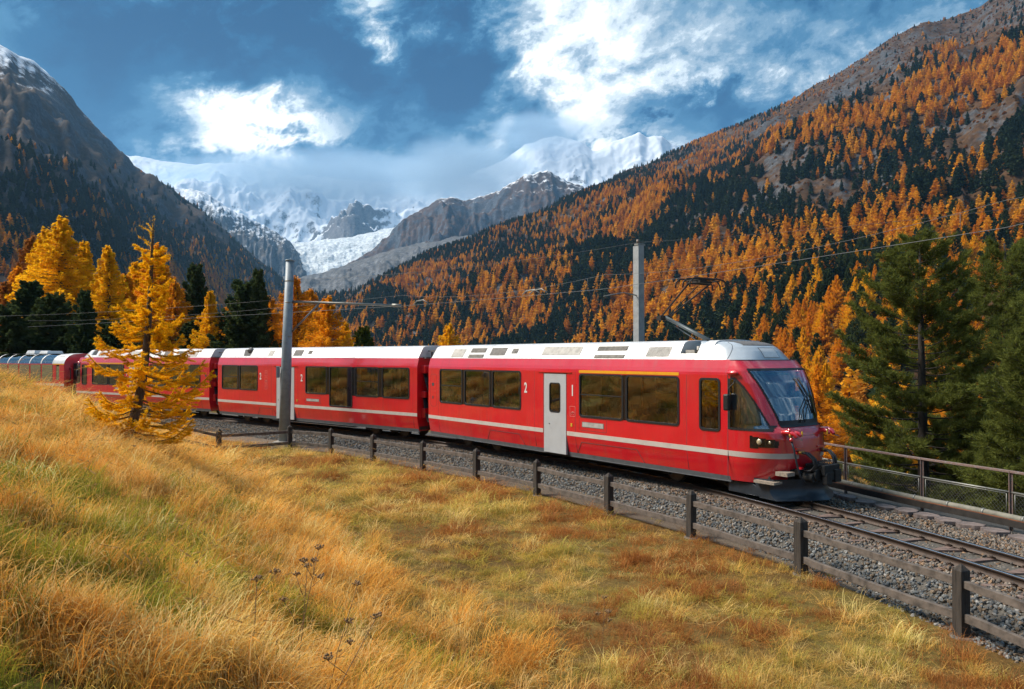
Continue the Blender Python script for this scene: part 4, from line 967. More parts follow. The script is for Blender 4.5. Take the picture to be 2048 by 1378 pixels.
    # wipers
    for y0, y1 in ((.05, .55), (-.10, .42)):
        t = MB(); A = nose_pt(1.80, math.asin(min(1, max(-1, y0 / 1.3)))) ; t.tube([nose_pt_y(1.79, y0, .03), nose_pt_y(2.1, (y0 * .6 + y1 * .4), .055), nose_pt_y(2.35, y1, .045)], .012, 6); t.tube([nose_pt_y(1.98, y1 + .05, .03), nose_pt_y(2.35, y1, .035), nose_pt_y(2.85, y1 - .12, .03)], .013, 6); t.build('wiper', M_black, ws)
    # lamps, mirrors, marker lights
    for sg in (-1, 1):
        phs = [p for p in ph if (p * sg > 0)]
        def yp(z, x, off):
            best = min(phs, key=lambda p: abs(nose_pt(z, p).x - x)); return nose_off(z, best, off)
        def in_hl(P):
            k = (P.x - .60) / .55; return P.y * sg > 0 and abs(P.y) > .5 and 0 < k < 1 and 1.22 + .02 * k < P.z < 1.505 - .10 * k
        hl = strip('headlight', M_gloss, in_hl, .007, nose)
        c = yp(1.37, .80, .0); t = MB(); t.sphere(c, .075, 12, 8, 0, (1, .5, 1)); t.build('lamp', M_lamp, hl); c = yp(1.36, 1.0, .0); t = MB(); t.sphere(c, .04, 10, 6, 0, (1, .5, 1)); t.build('lamp', M_lamp, hl)
        t = MB(); t.sphere((.17, sg * 1.36, 2.99), .17, 14, 8, 0, (1, .38, .34)); t.build('marker_housing', M_red, nose)
        t = MB(); t.box((.09, sg * 1.47, 2.28), (.16, .13, .40)); mo = t.build('mirror', M_black, nose, bevel=.035)
        t = MB(); t.tube([(.12, sg * 1.46, 2.46), (.12, sg * 1.45, 2.62), (.20, sg * 1.36, 2.74), (.22, sg * 1.32, 2.80)], .012, 6); t.build('mirror_arm', M_black, mo)
        # coupling valves on the ledge under the windscreen
        t = MB(); t.tube([(1.16, sg * .80, 1.60), (1.34, sg * .80, 1.61), (1.46, sg * .78, 1.58), (1.53, sg * .76, 1.50)], [.055, .06, .055, .045], 10); t.box((1.30, sg * .68, 1.60), (.16, .20, .10)); t.tube([(1.34, sg * .62, 1.60), (1.46, sg * .60, 1.58), (1.52, sg * .58, 1.52)], [.05, .05, .035], 10); vo = t.build('coupling_valve', M_red, nose, bevel=.01)
        t = MB(); t.box((1.50, sg * .52, 1.57), (.03, .025, .12)); t.build('tap', M_tap, vo)
        t = MB(); t.box((1.60, sg * .77, 1.475), (.14, .05, .012), (0, .25, 0)); t.build('coupling_claw', M_wheel, vo)
        t = MB(); t.box((1.36, sg * .42, 1.22), (.10, .34, .045)); t.box((1.36, sg * .45, 1.12), (.10, .30, .05)); t.cyl((1.34, sg * .50, 1.12), (1.48, sg * .50, 1.12), .05, 10); to = t.build('hose_bracket', M_red, nose)
        t = MB()
        for k, yy in enumerate((.42, .52)):
            t.tube([(1.44, sg * yy, 1.13), (1.60, sg * (yy - .02), 1.12), (1.74, sg * (yy - .05), 1.00), (1.78, sg * (yy - .08), .84), (1.68, sg * (yy - .06), .72), (1.52, sg * (yy - .02), .70)], .028, 9)
        t.build('brake_hose', M_hose, nose)
        t = MB(); t.cyl((1.40, sg * .42, 1.13), (1.50, sg * .42, 1.13), .036, 9); t.cyl((1.40, sg * .52, 1.13), (1.50, sg * .52, 1.13), .036, 9); t.build('hose_nozzle', M_brass, nose)
        # steps over the plough
        t = MB(); t.bx(1.12, 1.44, sg * .72, sg * 1.02, .60, .69); t.build('step', M_step, nose); t = MB(); t.bx(.72, 1.28, sg * .98, sg * 1.30, .415, .475); t.build('step', M_step, nose)
    # long grey hose with a red and orange head on the near corner
    for sg in (-1,):
        t = MB(); t.tube([(1.40, sg * .80, 1.44), (1.46, sg * .78, 1.2), (1.50, sg * .74, .9), (1.54, sg * .66, .6), (1.60, sg * .55, .42)], .022, 8); ho = t.build('air_hose', M_plough, nose)
        t = MB(); t.cyl((1.37, sg * .81, 1.62), (1.40, sg * .80, 1.42), .036, 10); t.build('hose_head', M_brass, ho); t = MB(); t.cyl((1.36, sg * .815, 1.70), (1.372, sg * .81, 1.60), .04, 10); t.cyl((1.395, sg * .80, 1.48), (1.41, sg * .80, 1.40), .042, 10); t.box((1.52, sg * .60, .78), (.08, .08, .05)); t.build('hose_collar', M_red, ho)
    # coupler and buffer beam
    t = MB(); t.bx(.8, 1.30, -.62, .62, .40, .72); t.bx(1.30, 1.46, -.60, .60, .60, .74); t.build('buffer_beam', M_under, nose, bevel=.02)
    t = MB(); t.box((1.62, 0, .76), (.46, .50, .18)); t.box((1.62, 0, .60), (.7, .30, .20)); t.box((1.90, 0, .74), (.10, .62, .24)); t.box((1.93, .16, .60), (.16, .26, .30)); t.box((1.92, -.18, .50), (.14, .22, .18)); t.cyl((1.88, -.20, .62), (1.99, -.20, .62), .09, 14); t.cyl((1.3, -.42, .56), (1.75, -.42, .56), .11, 14); t.cyl((1.3, .42, .56), (1.75, .42, .56), .11, 14); t.cyl((1.72, -.30, .62), (1.80, -.30, .62), .15, 16); t.build('coupler', M_under, nose, bevel=.02)
    t = MB()
    for k in range(8):
        y = -.3 + k * .085; t.tube([(1.55, y, .86), (1.66, y + .03, .93), (1.78, y, .90), (1.85, y - .02, .84)], .012, 5)
    t.build('coupler_pins', M_hose, nose)
    # plough: two swept blades with a hollow face
    pr = [(.08, .52), (.03, .44), (-.04, .34), (-.03, .20), (.06, .09), (.16, .03)]
    t = MB(); cols = []
    for y in (-1.16, -.80, -.40, 0, .40, .80, 1.16):
        x = 1.70 - .60 * (abs(y) / 1.16) ** 1.3; cols.append([(x + a, y, z) for a, z in pr])
    k = len(pr)
    t.add([p for c in cols for p in c], [(i * k + j, i * k + j + 1, (i + 1) * k + j + 1, (i + 1) * k + j) for i in range(len(cols) - 1) for j in range(k - 1)], 0, True)
    for c in (cols[0], cols[-1]):
        yy = c[0][1]; t.add([(p[0], yy, p[2]) for p in c] + [(.78, yy, .05), (.36 if False else .62, yy, .50)], [tuple(range(k + 2))])
    t.build('snow_plough', M_plough, nose)
    for sg in (-1, 1):
        t = MB(); t.prism([(-.15, .08), (.85, .06), (.80, .24), (.55, .36), (-.15, .36)], 1, sg * .86, sg * 1.12); t.build('plough_wing', M_plough, nose, bevel=.02)
    return nose
def nose_pt_y(z, y, off):
    best = min(np.linspace(-1.4, 1.4, 141), key=lambda p: abs(nose_pt(z, p).y - y)); return nose_off(z, float(best), off)

def pantograph(root, xb, xk, xh, zk, zh):
    b = MB(); b.bx(xb - .7, xb + .25, -.5, .5, 3.50, 3.55); b.bx(xb - .12, xb + .12, -.28, .28, 3.52, 3.72); pg = b.build('pantograph', M_panto, root)
    t = MB(); t.cyl((xb, 0, 3.66), (xk, 0, zk), .062, 12, r2=.05); t.cyl((xb - .45, .1, 3.6), (xk + .25, .1, zk - .25), .014, 6); t.build('lower_arm', M_panto, pg)
    t = MB(); t.cyl((xk, -.22, zk), (xk, .22, zk), .05, 10); t.box((xk - .1, 0, zk - .03), (.2, .3, .12)); t.build('knuckle', M_under, pg)
    t = MB()
    for sg in (-1, 1): t.tube([(xk, sg * .16, zk), (xh - .1, sg * .42, zh - .12)], .026, 8)
    t.tube([(xk + .1, 0, zk + .02), (xh - .15, .0, zh - .18)], .014, 6); t.cyl((xh - .1, -.45, zh - .12), (xh - .1, .45, zh - .12), .025, 8); t.build('upper_arm', M_dark, pg)
    t = MB()
    for dx in (-.26, 0.0, .24):
        P = [(xh + dx, -.78, zh - .26), (xh + dx, -.75, zh - .12), (xh + dx, -.62, zh - .02), (xh + dx, -.45, zh), (xh + dx, .45, zh), (xh + dx, .62, zh - .02), (xh + dx, .75, zh - .12), (xh + dx, .78, zh - .26)]
        t.tube(P, .022, 8)
    for sg in (-1, 1): t.tube([(xh - .28, sg * .40, zh - .05), (xh + .28, sg * .40, zh - .05)], .02, 6)
    t.box((xh, 0, zh - .08), (.3, .5, .06)); t.build('collector_head', M_dark, pg)

def place(name, near, head, label, group='cars of the red train', near_left=False):
    """root at the rear end centre; 'near' = rear corner on the camera side"""
    h = Vector((head[0], head[1], 0)).normalized(); left = Vector((-h.y, h.x, 0)); c = Vector((near[0], near[1], 0)) + left * (HW if not near_left else -HW)
    return empty(name, c, math.atan2(h.y, h.x), label, 'railcar', group)
WZ0, WZ1 = 1.65, 2.875
END_W = [(.88, 2.42, WZ0, WZ1, True), (2.62, 4.22, WZ0, WZ1), (4.39, 5.99, WZ0, WZ1), (8.96, 10.76, 1.61, 2.84, True), (10.93, 12.82, 1.61, 2.84), (13.55, 14.14, 1.57, 2.82)]
END_D = [(7.21, 8.34, SKIRT, 2.86, 1, (1.66, 2.55, .50))]
END_BAND = [(2.42, 2.62, WZ0 - .02, WZ1 + .03), (4.22, 4.39, WZ0 - .02, WZ1 + .03), (10.76, 10.93, 1.60, 2.87)]
END_J = [.05, 3.85, 6.45, 9.25, 11.05, 13.75]
END_G = [(1.45, 2.25, .12, .88, 0), (2.65, 3.6, .55, .95, 1), (2.65, 3.6, .06, .35, 1), (3.95, 4.85, .28, .95, 1), (5.05, 5.75, .25, .95, 2), (5.2, 5.55, .42, .86, 1), (6.9, 8.75, .30, .97, 0), (9.45, 10.7, .62, .95, 1), (9.45, 10.7, .06, .30, 1), (11.45, 12.45, .06, .92, 2), (11.52, 12.38, .14, .86, 0)]
END_N = [('2', 6.28, 2.21), ('1', 8.62, 2.20)]
def end_car(root):
    build_car(root, 14.4, END_W, END_D, END_J, END_G, END_N, END_BAND, cab=True, vents=[(9.05, 1.28, .95, .16)], yellow=(8.92, 12.84), well=(12.72, 13.42), access=(.16, .62), bog=(2.6, 13.0), hatch=[(4.1, 6.0), (8.9, 11.4)], seams=(.75, 6.75, 8.75, 13.1))
    build_cab(root, 14.4)
def pictogram(root, x, z, sg, s=.22, kind='bike'):
    t = MB(); ring(t, x - s / 2, x + s / 2, z - s * .62, z + s * .62, .010, sg * (HW - .005), sg * (HW + .003), .012)
    y = sg * (HW + .003)
    if kind == 'bike':
        for cx in (-.05, .05):
            P = [(x + cx + .036 * math.cos(a), y, z - .06 + .036 * math.sin(a)) for a in np.linspace(0, 6.28, 13)]; t.tube(P, .005, 4, caps=False)
        t.tube([(x - .05, y, z - .06), (x - .01, y, z), (x + .035, y, z), (x + .05, y, z - .06)], .005, 4); t.tube([(x - .01, y, z), (x, y, z - .06), (x + .035, y, z)], .005, 4)
    else:
        t.tube([(x - .04, y, z - .08), (x, y, z + .02), (x + .04, y, z - .08)], .007, 4); t.sphere((x, y, z + .06), .025, 8, 5, 0, (1, .2, 1))
    t.build('pictogram', M_pink, root)

front = place('leading_railcar', (-3.27, 30.7), (8.53, -11.6), 'red end railcar with rounded silver-topped driver cab and raised pantograph, leading the train')
end_car(front); gangway(front, 0, -1); pantograph(front, 13.12, 11.15, 12.5, 4.52, 5.50)
for sg in (-1, 1): pictogram(front, 8.62, 1.72, sg, .25)
midc = place('middle_railcar', (-15.7, 41.8), (11.9, -10.4), 'flat-ended red railcar with double door, behind the tall grey mast')
build_car(midc, 15.8, [(.46, 2.03, WZ0 + .05, WZ1 + .02, True), (2.23, 3.91, WZ0 + .05, WZ1 + .02), (8.1, 9.7, WZ0 + .04, WZ1 + .02), (9.96, 11.57, 1.17, WZ1 + .02), (11.81, 13.37, WZ0 + .03, WZ1 + .02, True), (13.64, 15.3, WZ0 + .03, WZ1 + .02)],
          [(5.62, 7.16, SKIRT, 2.88, 2, (1.50, 2.60, .26))], [.05, 1.9, 5.0, 7.7, 9.6, 11.7, 13.6, 15.75], [(4.6, 5.0, .25, .92, 0), (6.8, 7.5, .25, .95, 1), (7.75, 8.5, .22, .95, 2), (7.95, 8.25, .45, .86, 1), (9.7, 11.6, .02, .5, 2)],
          [('2', 4.2, 2.24), ('2', 7.76, 2.22)], [(2.03, 2.23, WZ0 + .02, WZ1 + .04), (9.7, 9.96, WZ0 + .02, WZ1 + .04), (11.57, 11.81, WZ0 + .02, WZ1 + .04), (13.37, 13.64, WZ0 + .02, WZ1 + .04)], vents=[(8.15, 1.30, 1.0, .13)], bog=(2.6, 13.2), hatch=[(4.0, 5.4)], seams=(.22, 5.2, 7.45, 15.55))
gangway(midc, 0, -1); gangway(midc, 15.8, 1)
for sg in (-1, 1):
    for k, z in enumerate((2.55, 2.22, 1.90)): pictogram(midc, 4.70, z, sg, .22, 'bike' if k == 1 else 'person')
t = MB(); t.cyl((2.75, -1.05, 3.58), (2.75, -.90, 3.72), .18, 16); t.cyl((2.75, -1.08, 3.56), (2.75, -1.04, 3.60), .10, 16); t.build('roof_fan', M_grille2, midc)
t = MB(); t.add([(2.35, -1.17, 3.40), (2.95, -1.17, 3.40), (2.95, -.96, 3.735), (2.15, -.96, 3.735)], [(0, 1, 2, 3)]); o = t.build('roof_recess', M_joint, midc); o.location = (0, -.008, .006)
rear = place('trailing_railcar', (-16.7, 43.2), (-.815, .58), 'red end railcar half hidden behind the young golden larch', near_left=True)
end_car(rear); gangway(rear, 0, -1)
# the panoramic coach behind
pan = place('panorama_coach', (-30.3, 52.95), (-.845, .535), 'red panorama coach with curved glass reaching into its roof, farthest along the train', near_left=True)
def pano(root):
    L = 16.0; b = MB()
    for sg in (-1, 1):
        for (y0, z0), (y1, z1) in zip(LOWER[:-1], LOWER[1:]): b.add([(0, sg * y0, z0), (L, sg * y0, z0), (L, sg * y1, z1), (0, sg * y1, z1)], [(0, 1, 2, 3)])
        wall_with_holes(b, 0, L, .97, 1.62, sg * HW, [])
        for a, c in [(0, .62), (1.02, 1.45)] + [(1.45 + 1.55 * (k + 1) - .12, 1.45 + 1.55 * (k + 1)) for k in range(8)] + [(13.85, L)]: wall_with_holes(b, a, c, 1.62, 2.80, sg * HW, [])
        wall_with_holes(b, .62, 1.02, 1.62, 1.75, sg * HW, []); wall_with_holes(b, 0, L, 2.80, 2.86, sg * HW, [])
    arc = [(HW, 2.86), (1.29, 3.02), (1.18, 3.22), (.98, 3.40), (.70, 3.52), (0, 3.58)]
    full = arc + [(-y, z) for y, z in arc[-2::-1]]; pl = [(y, z) for y, z in LOWER] + full + [(-y, z) for y, z in LOWER[::-1]]; n = len(pl)
    b.add([(0, y, z) for y, z in pl], [tuple(range(n))]); b.add([(L, y, z) for y, z in pl], [tuple(range(n))[::-1]]); b.build('body', M_red, root)
    t = MB(); m = len(full)
    def cap(a, c, off): return [(a, y * (1 + off), z + off) for y, z in full] + [(c, y * (1 + off), z + off) for y, z in full]
    F = [(i, i + 1, m + i + 1, m + i) for i in range(m - 1)]
    for a, c in ((0.0, 1.43), (13.85, L)): t.add(cap(a, c, .002), F, 0, True)
    t.build('roof_end', M_roof, root)
    for k in range(9):
        a = 1.43 + 1.55 * k - .06; t = MB(); t.add(cap(a, a + .13, .006), F, 0, True); t.build('rib', M_roof, root)
    t = MB(); t.add([(1.4, -.55, 3.565), (13.9, -.55, 3.565), (13.9, .55, 3.565), (1.4, .55, 3.565)], [(0, 1, 2, 3)]); t.build('roof_spine', M_roof, root)
    t = MB(); t.box((4.2, 0, 3.66), (1.1, 1.2, .2), taper=.85); t.box((5.9, 0, 3.68), (1.2, 1.3, .24), taper=.85); t.build('air_conditioner', M_roof, root, bevel=.02)
    for k in range(8):
        a, c = 1.45 + 1.55 * k + .06, 1.45 + 1.55 * (k + 1) - .10
        for sg in (-1, 1):
            t = MB(); t.add([(a, sg * 1.318, 1.63), (c, sg * 1.318, 1.63), (c, sg * 1.318, 2.80), (a, sg * 1.318, 2.80)], [(0, 1, 2, 3)]); t.build('side_window', M_glass, root)
            t = MB(); P = [(y, z) for y, z in arc[:5]]; q = len(P); t.add([(a, sg * y, z) for y, z in P] + [(c, sg * y, z) for y, z in P], [(i, i + 1, q + i + 1, q + i) for i in range(q - 1)], 0, True); t.build('roof_window', M_glass, root)
    for sg in (-1, 1):
        t = MB(); t.bx(0, L, sg * 1.32, sg * 1.332, 1.36, 1.52); t.build('stripe', M_stripe, root)
        t = MB(); t.bx(0, 1.43, sg * 1.32, sg * 1.332, 2.80, 2.88); t.build('class_stripe', M_yellow, root)
        t = MB(); t.add([(.62, sg * 1.312, 1.62), (1.02, sg * 1.312, 1.62), (1.02, sg * 1.312, 2.7), (.62, sg * 1.312, 2.7)], [(0, 1, 2, 3)]); t.build('door_window', M_glass, root)
        t = MB(); t.bx(.35, 1.0, sg * 1.05, sg * 1.09, 3.34, 3.36); t.build('roof_vent', M_grille2, root)
    t = MB(); t.bx(.03, L - .03, -1.2, 1.2, .42, .56); t.build('floor', M_floor, root)
    for k in range(8):
        for sg in (-1, 1):
            for yy in (.42, .92): link('seat', seat_mesh(), None, root, (1.45 + 1.55 * k + .8, sg * yy, 0), (0, 0, 0 if k % 2 else math.pi))
    t = MB(); t.bx(-.35, 0, -.7, .7, .55, 2.9); t.build('gangway', M_black, root)
    t = MB()
    for sg in (-1, 1):
        t.tube([(-.03, sg * .95, 2.6), (-.16, sg * .97, 2.3), (-.22, sg * 1.0, 1.9), (-.06, sg * 1.05, 1.6)], .03, 7); t.tube([(-.03, sg * .9, 1.2), (-.3, sg * .9, .8), (-.5, sg * .85, .75)], .03, 7)
    t.build('jumper_cable', M_hose, root)
    for x in (2.5, 13.4): bogie(root, x)
pano(pan)
# ------------------------------------------------------------------ masts and overhead wires
M_mast = mat('blue_grey_painted_mast', (.22, .275, .32), .5, .0, .15, 4, .05, 20)
M_hmast = mat('grey_concrete_mast', (.33, .345, .35), .75, .1, .15, 5, .2, 30)
M_ins = mat('brown_insulator', (.20, .15, .12), .3, 0, .2, 10)
M_wire = mat('weathered_copper_wire', (.13, .135, .14), .5, .3, .2, 5)
MX, MY = -10.0, 34.4
ms = empty('round_mast', (MX, MY, -.5), 0, 'round blue-grey steel mast with a bracket arm over the track, beside the middle railcar', 'mast')
t = MB(); t.tube([(0, 0, 0), (.10, 0, 4.2), (.22, 0, 8.1)], [.245, .215, .175], 20); t.build('shaft', M_mast, ms)
t = MB(); t.cyl((.22, 0, 8.08), (.22, 0, 8.13), .20, 20); t.build('cap', M_mast, ms)
t = MB(); t.box((0, 0, -.08), (.95, .95, .5), taper=.85); t.build('foundation', M_conc, ms, bevel=.03)
for z in (6.25, 4.75, 7.2):
    t = MB(); x = .22 * z / 8.1; t.cyl((x, 0, z - .03), (x, 0, z + .03), .235 - .006 * z, 20); t.build('clamp_band', M_galv, ms)
t = MB(); t.box((-.27, -.05, 3.2), (.12, .2, .5)); t.build('switch_box', M_mast, ms, bevel=.02)
ax, ay = -4.85 - MX, 33.9 - MY
t = MB(); t.tube([(.2, 0, 6.30), (ax + .05, ay, 6.08)], .055, 10); am = t.build('bracket_arm', M_galv, ms)
t = MB(); t.cyl((ax - .35, ay * .93, 6.10), (ax + .05, ay, 6.08), .075, 12); t.build('arm_end', M_galv, am)
t = MB(); t.tube([(.16, 0, 4.8), (1.55, ay * .3, 6.2)], .04, 8); t.build('strut', M_galv, ms)
t = MB(); t.tube([(ax - .1, ay, 6.0), (ax - .05, ay, 5.85)], .02, 6); t.tube([(ax + .05, ay, 6.0), (ax - .12, ay, 5.80)], .012, 6); t.build('hanger', M_galv, ms)

p2 = at(1280, 700, 28.5); hm = empty('square_mast', (p2.x, p2.y, -.6), R(35), 'square grey concrete mast standing behind the leading railcar', 'mast')
t = MB(); t.box((0, 0, 4.05), (.30, .24, 8.1), taper=.82); t.build('shaft', M_hmast, hm, bevel=.02)
t = MB(); t.bx(-.20, -.155, -.14, .14, .1, 8.0); t.build('flange', M_hmast, hm)
t = MB(); t.box((0, 0, 8.06), (.36, .2, .06)); t.build('crossbar', M_galv, hm)
t = MB(); t.cyl((-.1, 0, 8.08), (-.1, 0, 8.24), .05, 10); t.build('insulator', M_ins, hm)
t = MB(); t.tube([(-.15, 0, 6.2), (-1.0, -.2, 6.25), (-2.2, -.5, 6.05)], .022, 6); t.build('pull_off', M_galv, hm)

sm_ = s_at(-4.85, 33.9); sh = s_at(3.2, 25.5); se = s_at(9.3, 6.0)
def wpts(a, b, za, zb, sag, da=0, db=0, n=16):
    P = []
    A, _ = track(a, da); B, _ = track(b, db)
    for i in range(n + 1):
        t = i / n; p = A.lerp(B, t); P.append((p.x, p.y, za + (zb - za) * t - sag * 4 * t * (1 - t)))
    return P
stn = [s_at(-36, 57.9), sm_, sh, s_at(8.2, 13.0), s_at(9.2, -3)]
stag = [.2, -.1, .15, .2, .2]
cw = []; mw = []
for i in range(len(stn) - 1):
    cw += wpts(stn[i], stn[i + 1], 5.56, 5.56, .02, stag[i], stag[i + 1])[(1 if i else 0):]; mw += wpts(stn[i], stn[i + 1], 6.02, 6.02, .30, stag[i], stag[i + 1])[(1 if i else 0):]
t = MB(); t.tube(cw, .0065, 5); cwo = tag(t.build('contact_wire', M_wire), 'lower overhead wire touched by the pantograph above the train', 'wire')
t = MB(); t.tube(mw, .0045, 5); mwo = tag(t.build('carrier_wire', M_wire), 'sagging carrier wire running just above the contact wire', 'wire')
for i in range(3, len(cw) - 2, 4):
    a, b = cw[i], mw[i]
    if b[2] - a[2] > .05: t = MB(); t.tube([a, b], .005, 4); t.build('dropper', M_wire, mwo)
for i, (s, sgn) in enumerate(((sm_ + 1.2, 1), (sm_ + 8, 1), (sh - 3.2, 1), (se - 6, 1))):
    a, h = track(s, 0, 5.60); t = MB(); q = Vector((h[0], h[1], 0)); w = Vector((-h[1], h[0], 0))
    t.tube([a - q * .45, a - q * .25 + Vector((0, 0, .13)), a + q * .2 + Vector((0, 0, .16)), a + q * .5 + Vector((0, 0, .02))], .020, 6); t.build('steady_arm', M_galv, cwo)
top1 = Vector((MX + .2, MY, 6.75)); top2 = Vector((p2.x, p2.y, 7.55)); top3 = at(2250, 388, 22); top0 = Vector((-42, 66, 8.0))
def sagline(a, b, sag, n=14): return [tuple(a.lerp(b, i / n) - Vector((0, 0, sag * 4 * (i / n) * (1 - i / n)))) for i in range(n + 1)]
t = MB(); t.tube(sagline(top1, top2, .25) + sagline(top2, top3, .15)[1:], .005, 5); tag(t.build('feeder_wire', M_wire), 'highest overhead wire passing over the square mast top', 'wire')
t = MB(); t.tube(sagline(Vector((-44, 55, 6.2)), Vector((MX, MY, 5.9)), .3), .0045, 5); tag(t.build('return_wire', M_wire), 'thin wire crossing the dark trees left of the round mast', 'wire')
# ------------------------------------------------------------------ foliage
M_bark = mat('larch_bark', (.085, .062, .048), .95, 0, .4, 14, .8, 30, stretch=(1, 1, .3))
M_bark2 = mat('dark_pine_bark', (.045, .036, .030), .95, 0, .4, 10, .8, 24, stretch=(1, 1, .3))
M_larch_far = leaf_mat('far_larch_needles', [(0.0, (.40, .14, .020)), (.2, (.60, .23, .020)), (.5, (.76, .34, .022)), (.8, (.86, .46, .030)), (1.0, (.58, .27, .045))], .40)
M_pine_far = leaf_mat('far_pine_needles', [(0, (.020, .036, .024)), (.5, (.030, .050, .028)), (1, (.046, .064, .028))], .15)
M_shrub = leaf_mat('bronze_shrub_leaves', [(0, (.20, .075, .018)), (.5, (.34, .13, .02)), (1, (.13, .085, .025))], .3)
M_larch_y = leaf_mat('golden_larch_needles', [(0, (.94, .52, .016)), (.5, (.97, .57, .018)), (1, (.94, .54, .016))], .45)
M_larch_o = leaf_mat('orange_larch_needles', [(0, (.84, .36, .018)), (.5, (.90, .42, .020)), (1, (.82, .34, .02))], .42)
M_larch_dull = leaf_mat('dull_larch_needles', [(0, (.46, .18, .035)), (1, (.52, .21, .035))], .3)
M_pine = leaf_mat('dark_pine_needles', [(0, (.055, .082, .032)), (1, (.074, .098, .034))], .3)
M_pine_l = leaf_mat('yellow_green_pine_needles', [(0, (.070, .092, .018)), (1, (.11, .115, .022))], .25)
M_arolla = leaf_mat('arolla_pine_needles', [(0, (.128, .148, .036)), (1, (.145, .162, .038))], .4)

def quads(c, a, b):
    """cards: centres (n,3) and two half-axes (n,3)"""
    n = len(c); V = np.stack([c - a - b, c + a - b * .6, c + a * .7 + b, c - a * .8 + b * .8], 1).reshape(-1, 3); F = np.arange(4 * n).reshape(-1, 4); return V, F
def rand_dirs(r, n):
    v = r.normal(size=(n, 3)); return v / np.linalg.norm(v, axis=1)[:, None]
def far_tree(seed, kind):
    r = np.random.default_rng(seed)
    if kind == 'larch':
        n = 420; h = 1 - r.random(n) ** .62 * .92; rad = .235 * (1 - h) ** .72 * (.80 + .30 * np.sin(h * 38 + seed)) * (h > .0); rad = np.minimum(rad, .155 + .02 * r.random(n)); size = .040 * (.55 + .75 * (1 - h))
    elif kind == 'pine':
        n = 360; h = 1 - r.random(n) ** .75 * .95; rad = .20 * np.clip(1 - h, 0, 1) ** .55 * (.82 + .25 * np.sin(h * 26 + seed)); rad = np.minimum(rad, .15); size = .045 * (.6 + .6 * (1 - h))
    else:
        n = 60; h = r.random(n) * .9 + .05; rad = .5 * np.sqrt(np.clip(1 - h ** 2, 0, 1)); size = np.full(n, .20)
    k = rad * np.sqrt(r.uniform(.25, 1, n)) * (1 + .15 * np.sin(3 * (r.random(n) * 6.28))); t = r.random(n) * 6.283
    lop = 1 + .18 * np.cos(t * 2 + seed); c = np.c_[k * np.cos(t) * lop, k * np.sin(t), h - .25 * k]
    a = rand_dirs(r, n); o = np.c_[np.cos(t), np.sin(t), -.5 + .0 * t]; b = np.cross(a, o); b /= np.linalg.norm(b, axis=1)[:, None] + 1e-6
    V, F = quads(c, a * size[:, None], b * size[:, None] * .8)
    if kind != 'shrub':
        tr = MB(); tr.tube([(0, 0, -.05), (0, 0, .9)], [.016, .003], 5, caps=False); tv = np.array([tuple(v) for v in tr.v]); tf = np.array(tr.f)
        F = np.r_[F, tf + len(V)]; V = np.r_[V, tv]
    me = mesh_np(kind + '_tree', V, F); me.materials.append({'larch': M_larch_far, 'pine': M_pine_far, 'shrub': M_shrub}[kind])
    if kind != 'shrub': me.materials.append(M_bark2); mi = np.zeros(len(F), np.int32); mi[-len(tf):] = 1; me.polygons.foreach_set('material_index', mi)
    return me
FL = [far_tree(i, 'larch') for i in range(6)]; FP = [far_tree(50 + i, 'pine') for i in range(5)]; FS = [far_tree(90 + i, 'shrub') for i in range(3)]

def sample_mesh(V, U, T, n, r, tmax=1.0):
    nu, nt = V.shape[:2]; A = V[:-1, :-1]; B = V[1:, :-1]; D = V[:-1, 1:]; area = np.linalg.norm(np.cross(B - A, D - A), axis=-1)
    area = area * (T[:-1, :-1] < tmax - 1e-6) * (U[:-1, :-1] > -160) * (U[:-1, :-1] < 2230)
    p = area.ravel() / area.sum(); c = r.choice(len(p), n, p=p); i, j = np.divmod(c, nt - 1); a = r.random(n); b = r.random(n)
    q = V[i, j] * ((1 - a) * (1 - b))[:, None] + V[i + 1, j] * (a * (1 - b))[:, None] + V[i, j + 1] * ((1 - a) * b)[:, None] + V[i + 1, j + 1] * (a * b)[:, None]
    return q, U[i, j] * (1 - a) + U[i + 1, j] * a, T[i, j] * (1 - b) + T[i, j + 1] * b
TREES = {'larch': [], 'pine': [], 'shrub': []}
def forest_right():
    r = np.random.default_rng(5); P, u, t = sample_mesh(RV, RU, RT, 62000, r, 1.0); x, y, z = P.T
    v = VH - (z - EYE) / y * FPX
    clump = fbm(x / 95, y / 150, seed=21, oct=4); kindn = fbm(x / 130 + 7, y / 230, seed=33, oct=4) + .10 * (r.random(len(x)) - .5)
    up = sstep(.30, .95, t) * sstep(950, 1700, u)                     # thins out up and to the right
    dens = 1.10 - .90 * up - .78 * sstep(1350, 1800, u) * sstep(.10, .40, t) + 2.2 * (clump - .5)
    bare = fbm(x / 160 + 3, y / 90, seed=57, oct=4); dens -= 1.2 * sstep(.56, .64, bare) * sstep(1350, 1750, u)
    keep = r.random(len(x)) < np.clip(dens, .03, 1) * .80
    edge = sstep(.80, .97, t) * sstep(1500, 1200, u)
    pl = .27 - .9 * edge + 3.0 * (kindn - .5) + .10 * sstep(1400, 1900, u)
    lar = r.random(len(x)) < np.clip(pl, .04, .94)
    hgt = np.where(lar, r.uniform(10, 19, len(x)), r.uniform(10, 19, len(x))) * (1 - .40 * sstep(.35, 1.0, t))
    TREES['larch'].append(np.c_[x, y, z, hgt, v][keep & lar]); TREES['pine'].append(np.c_[x, y, z, hgt, v][keep & ~lar])
    P, u, t = sample_mesh(RV, RU, RT, 16000, r, 1.0); x, y, z = P.T; k = (r.random(len(x)) < sstep(1100, 1800, u) * .7 + .15)
    TREES['shrub'].append(np.c_[x, y, z, r.uniform(1.5, 4.5, len(x)), y][k])
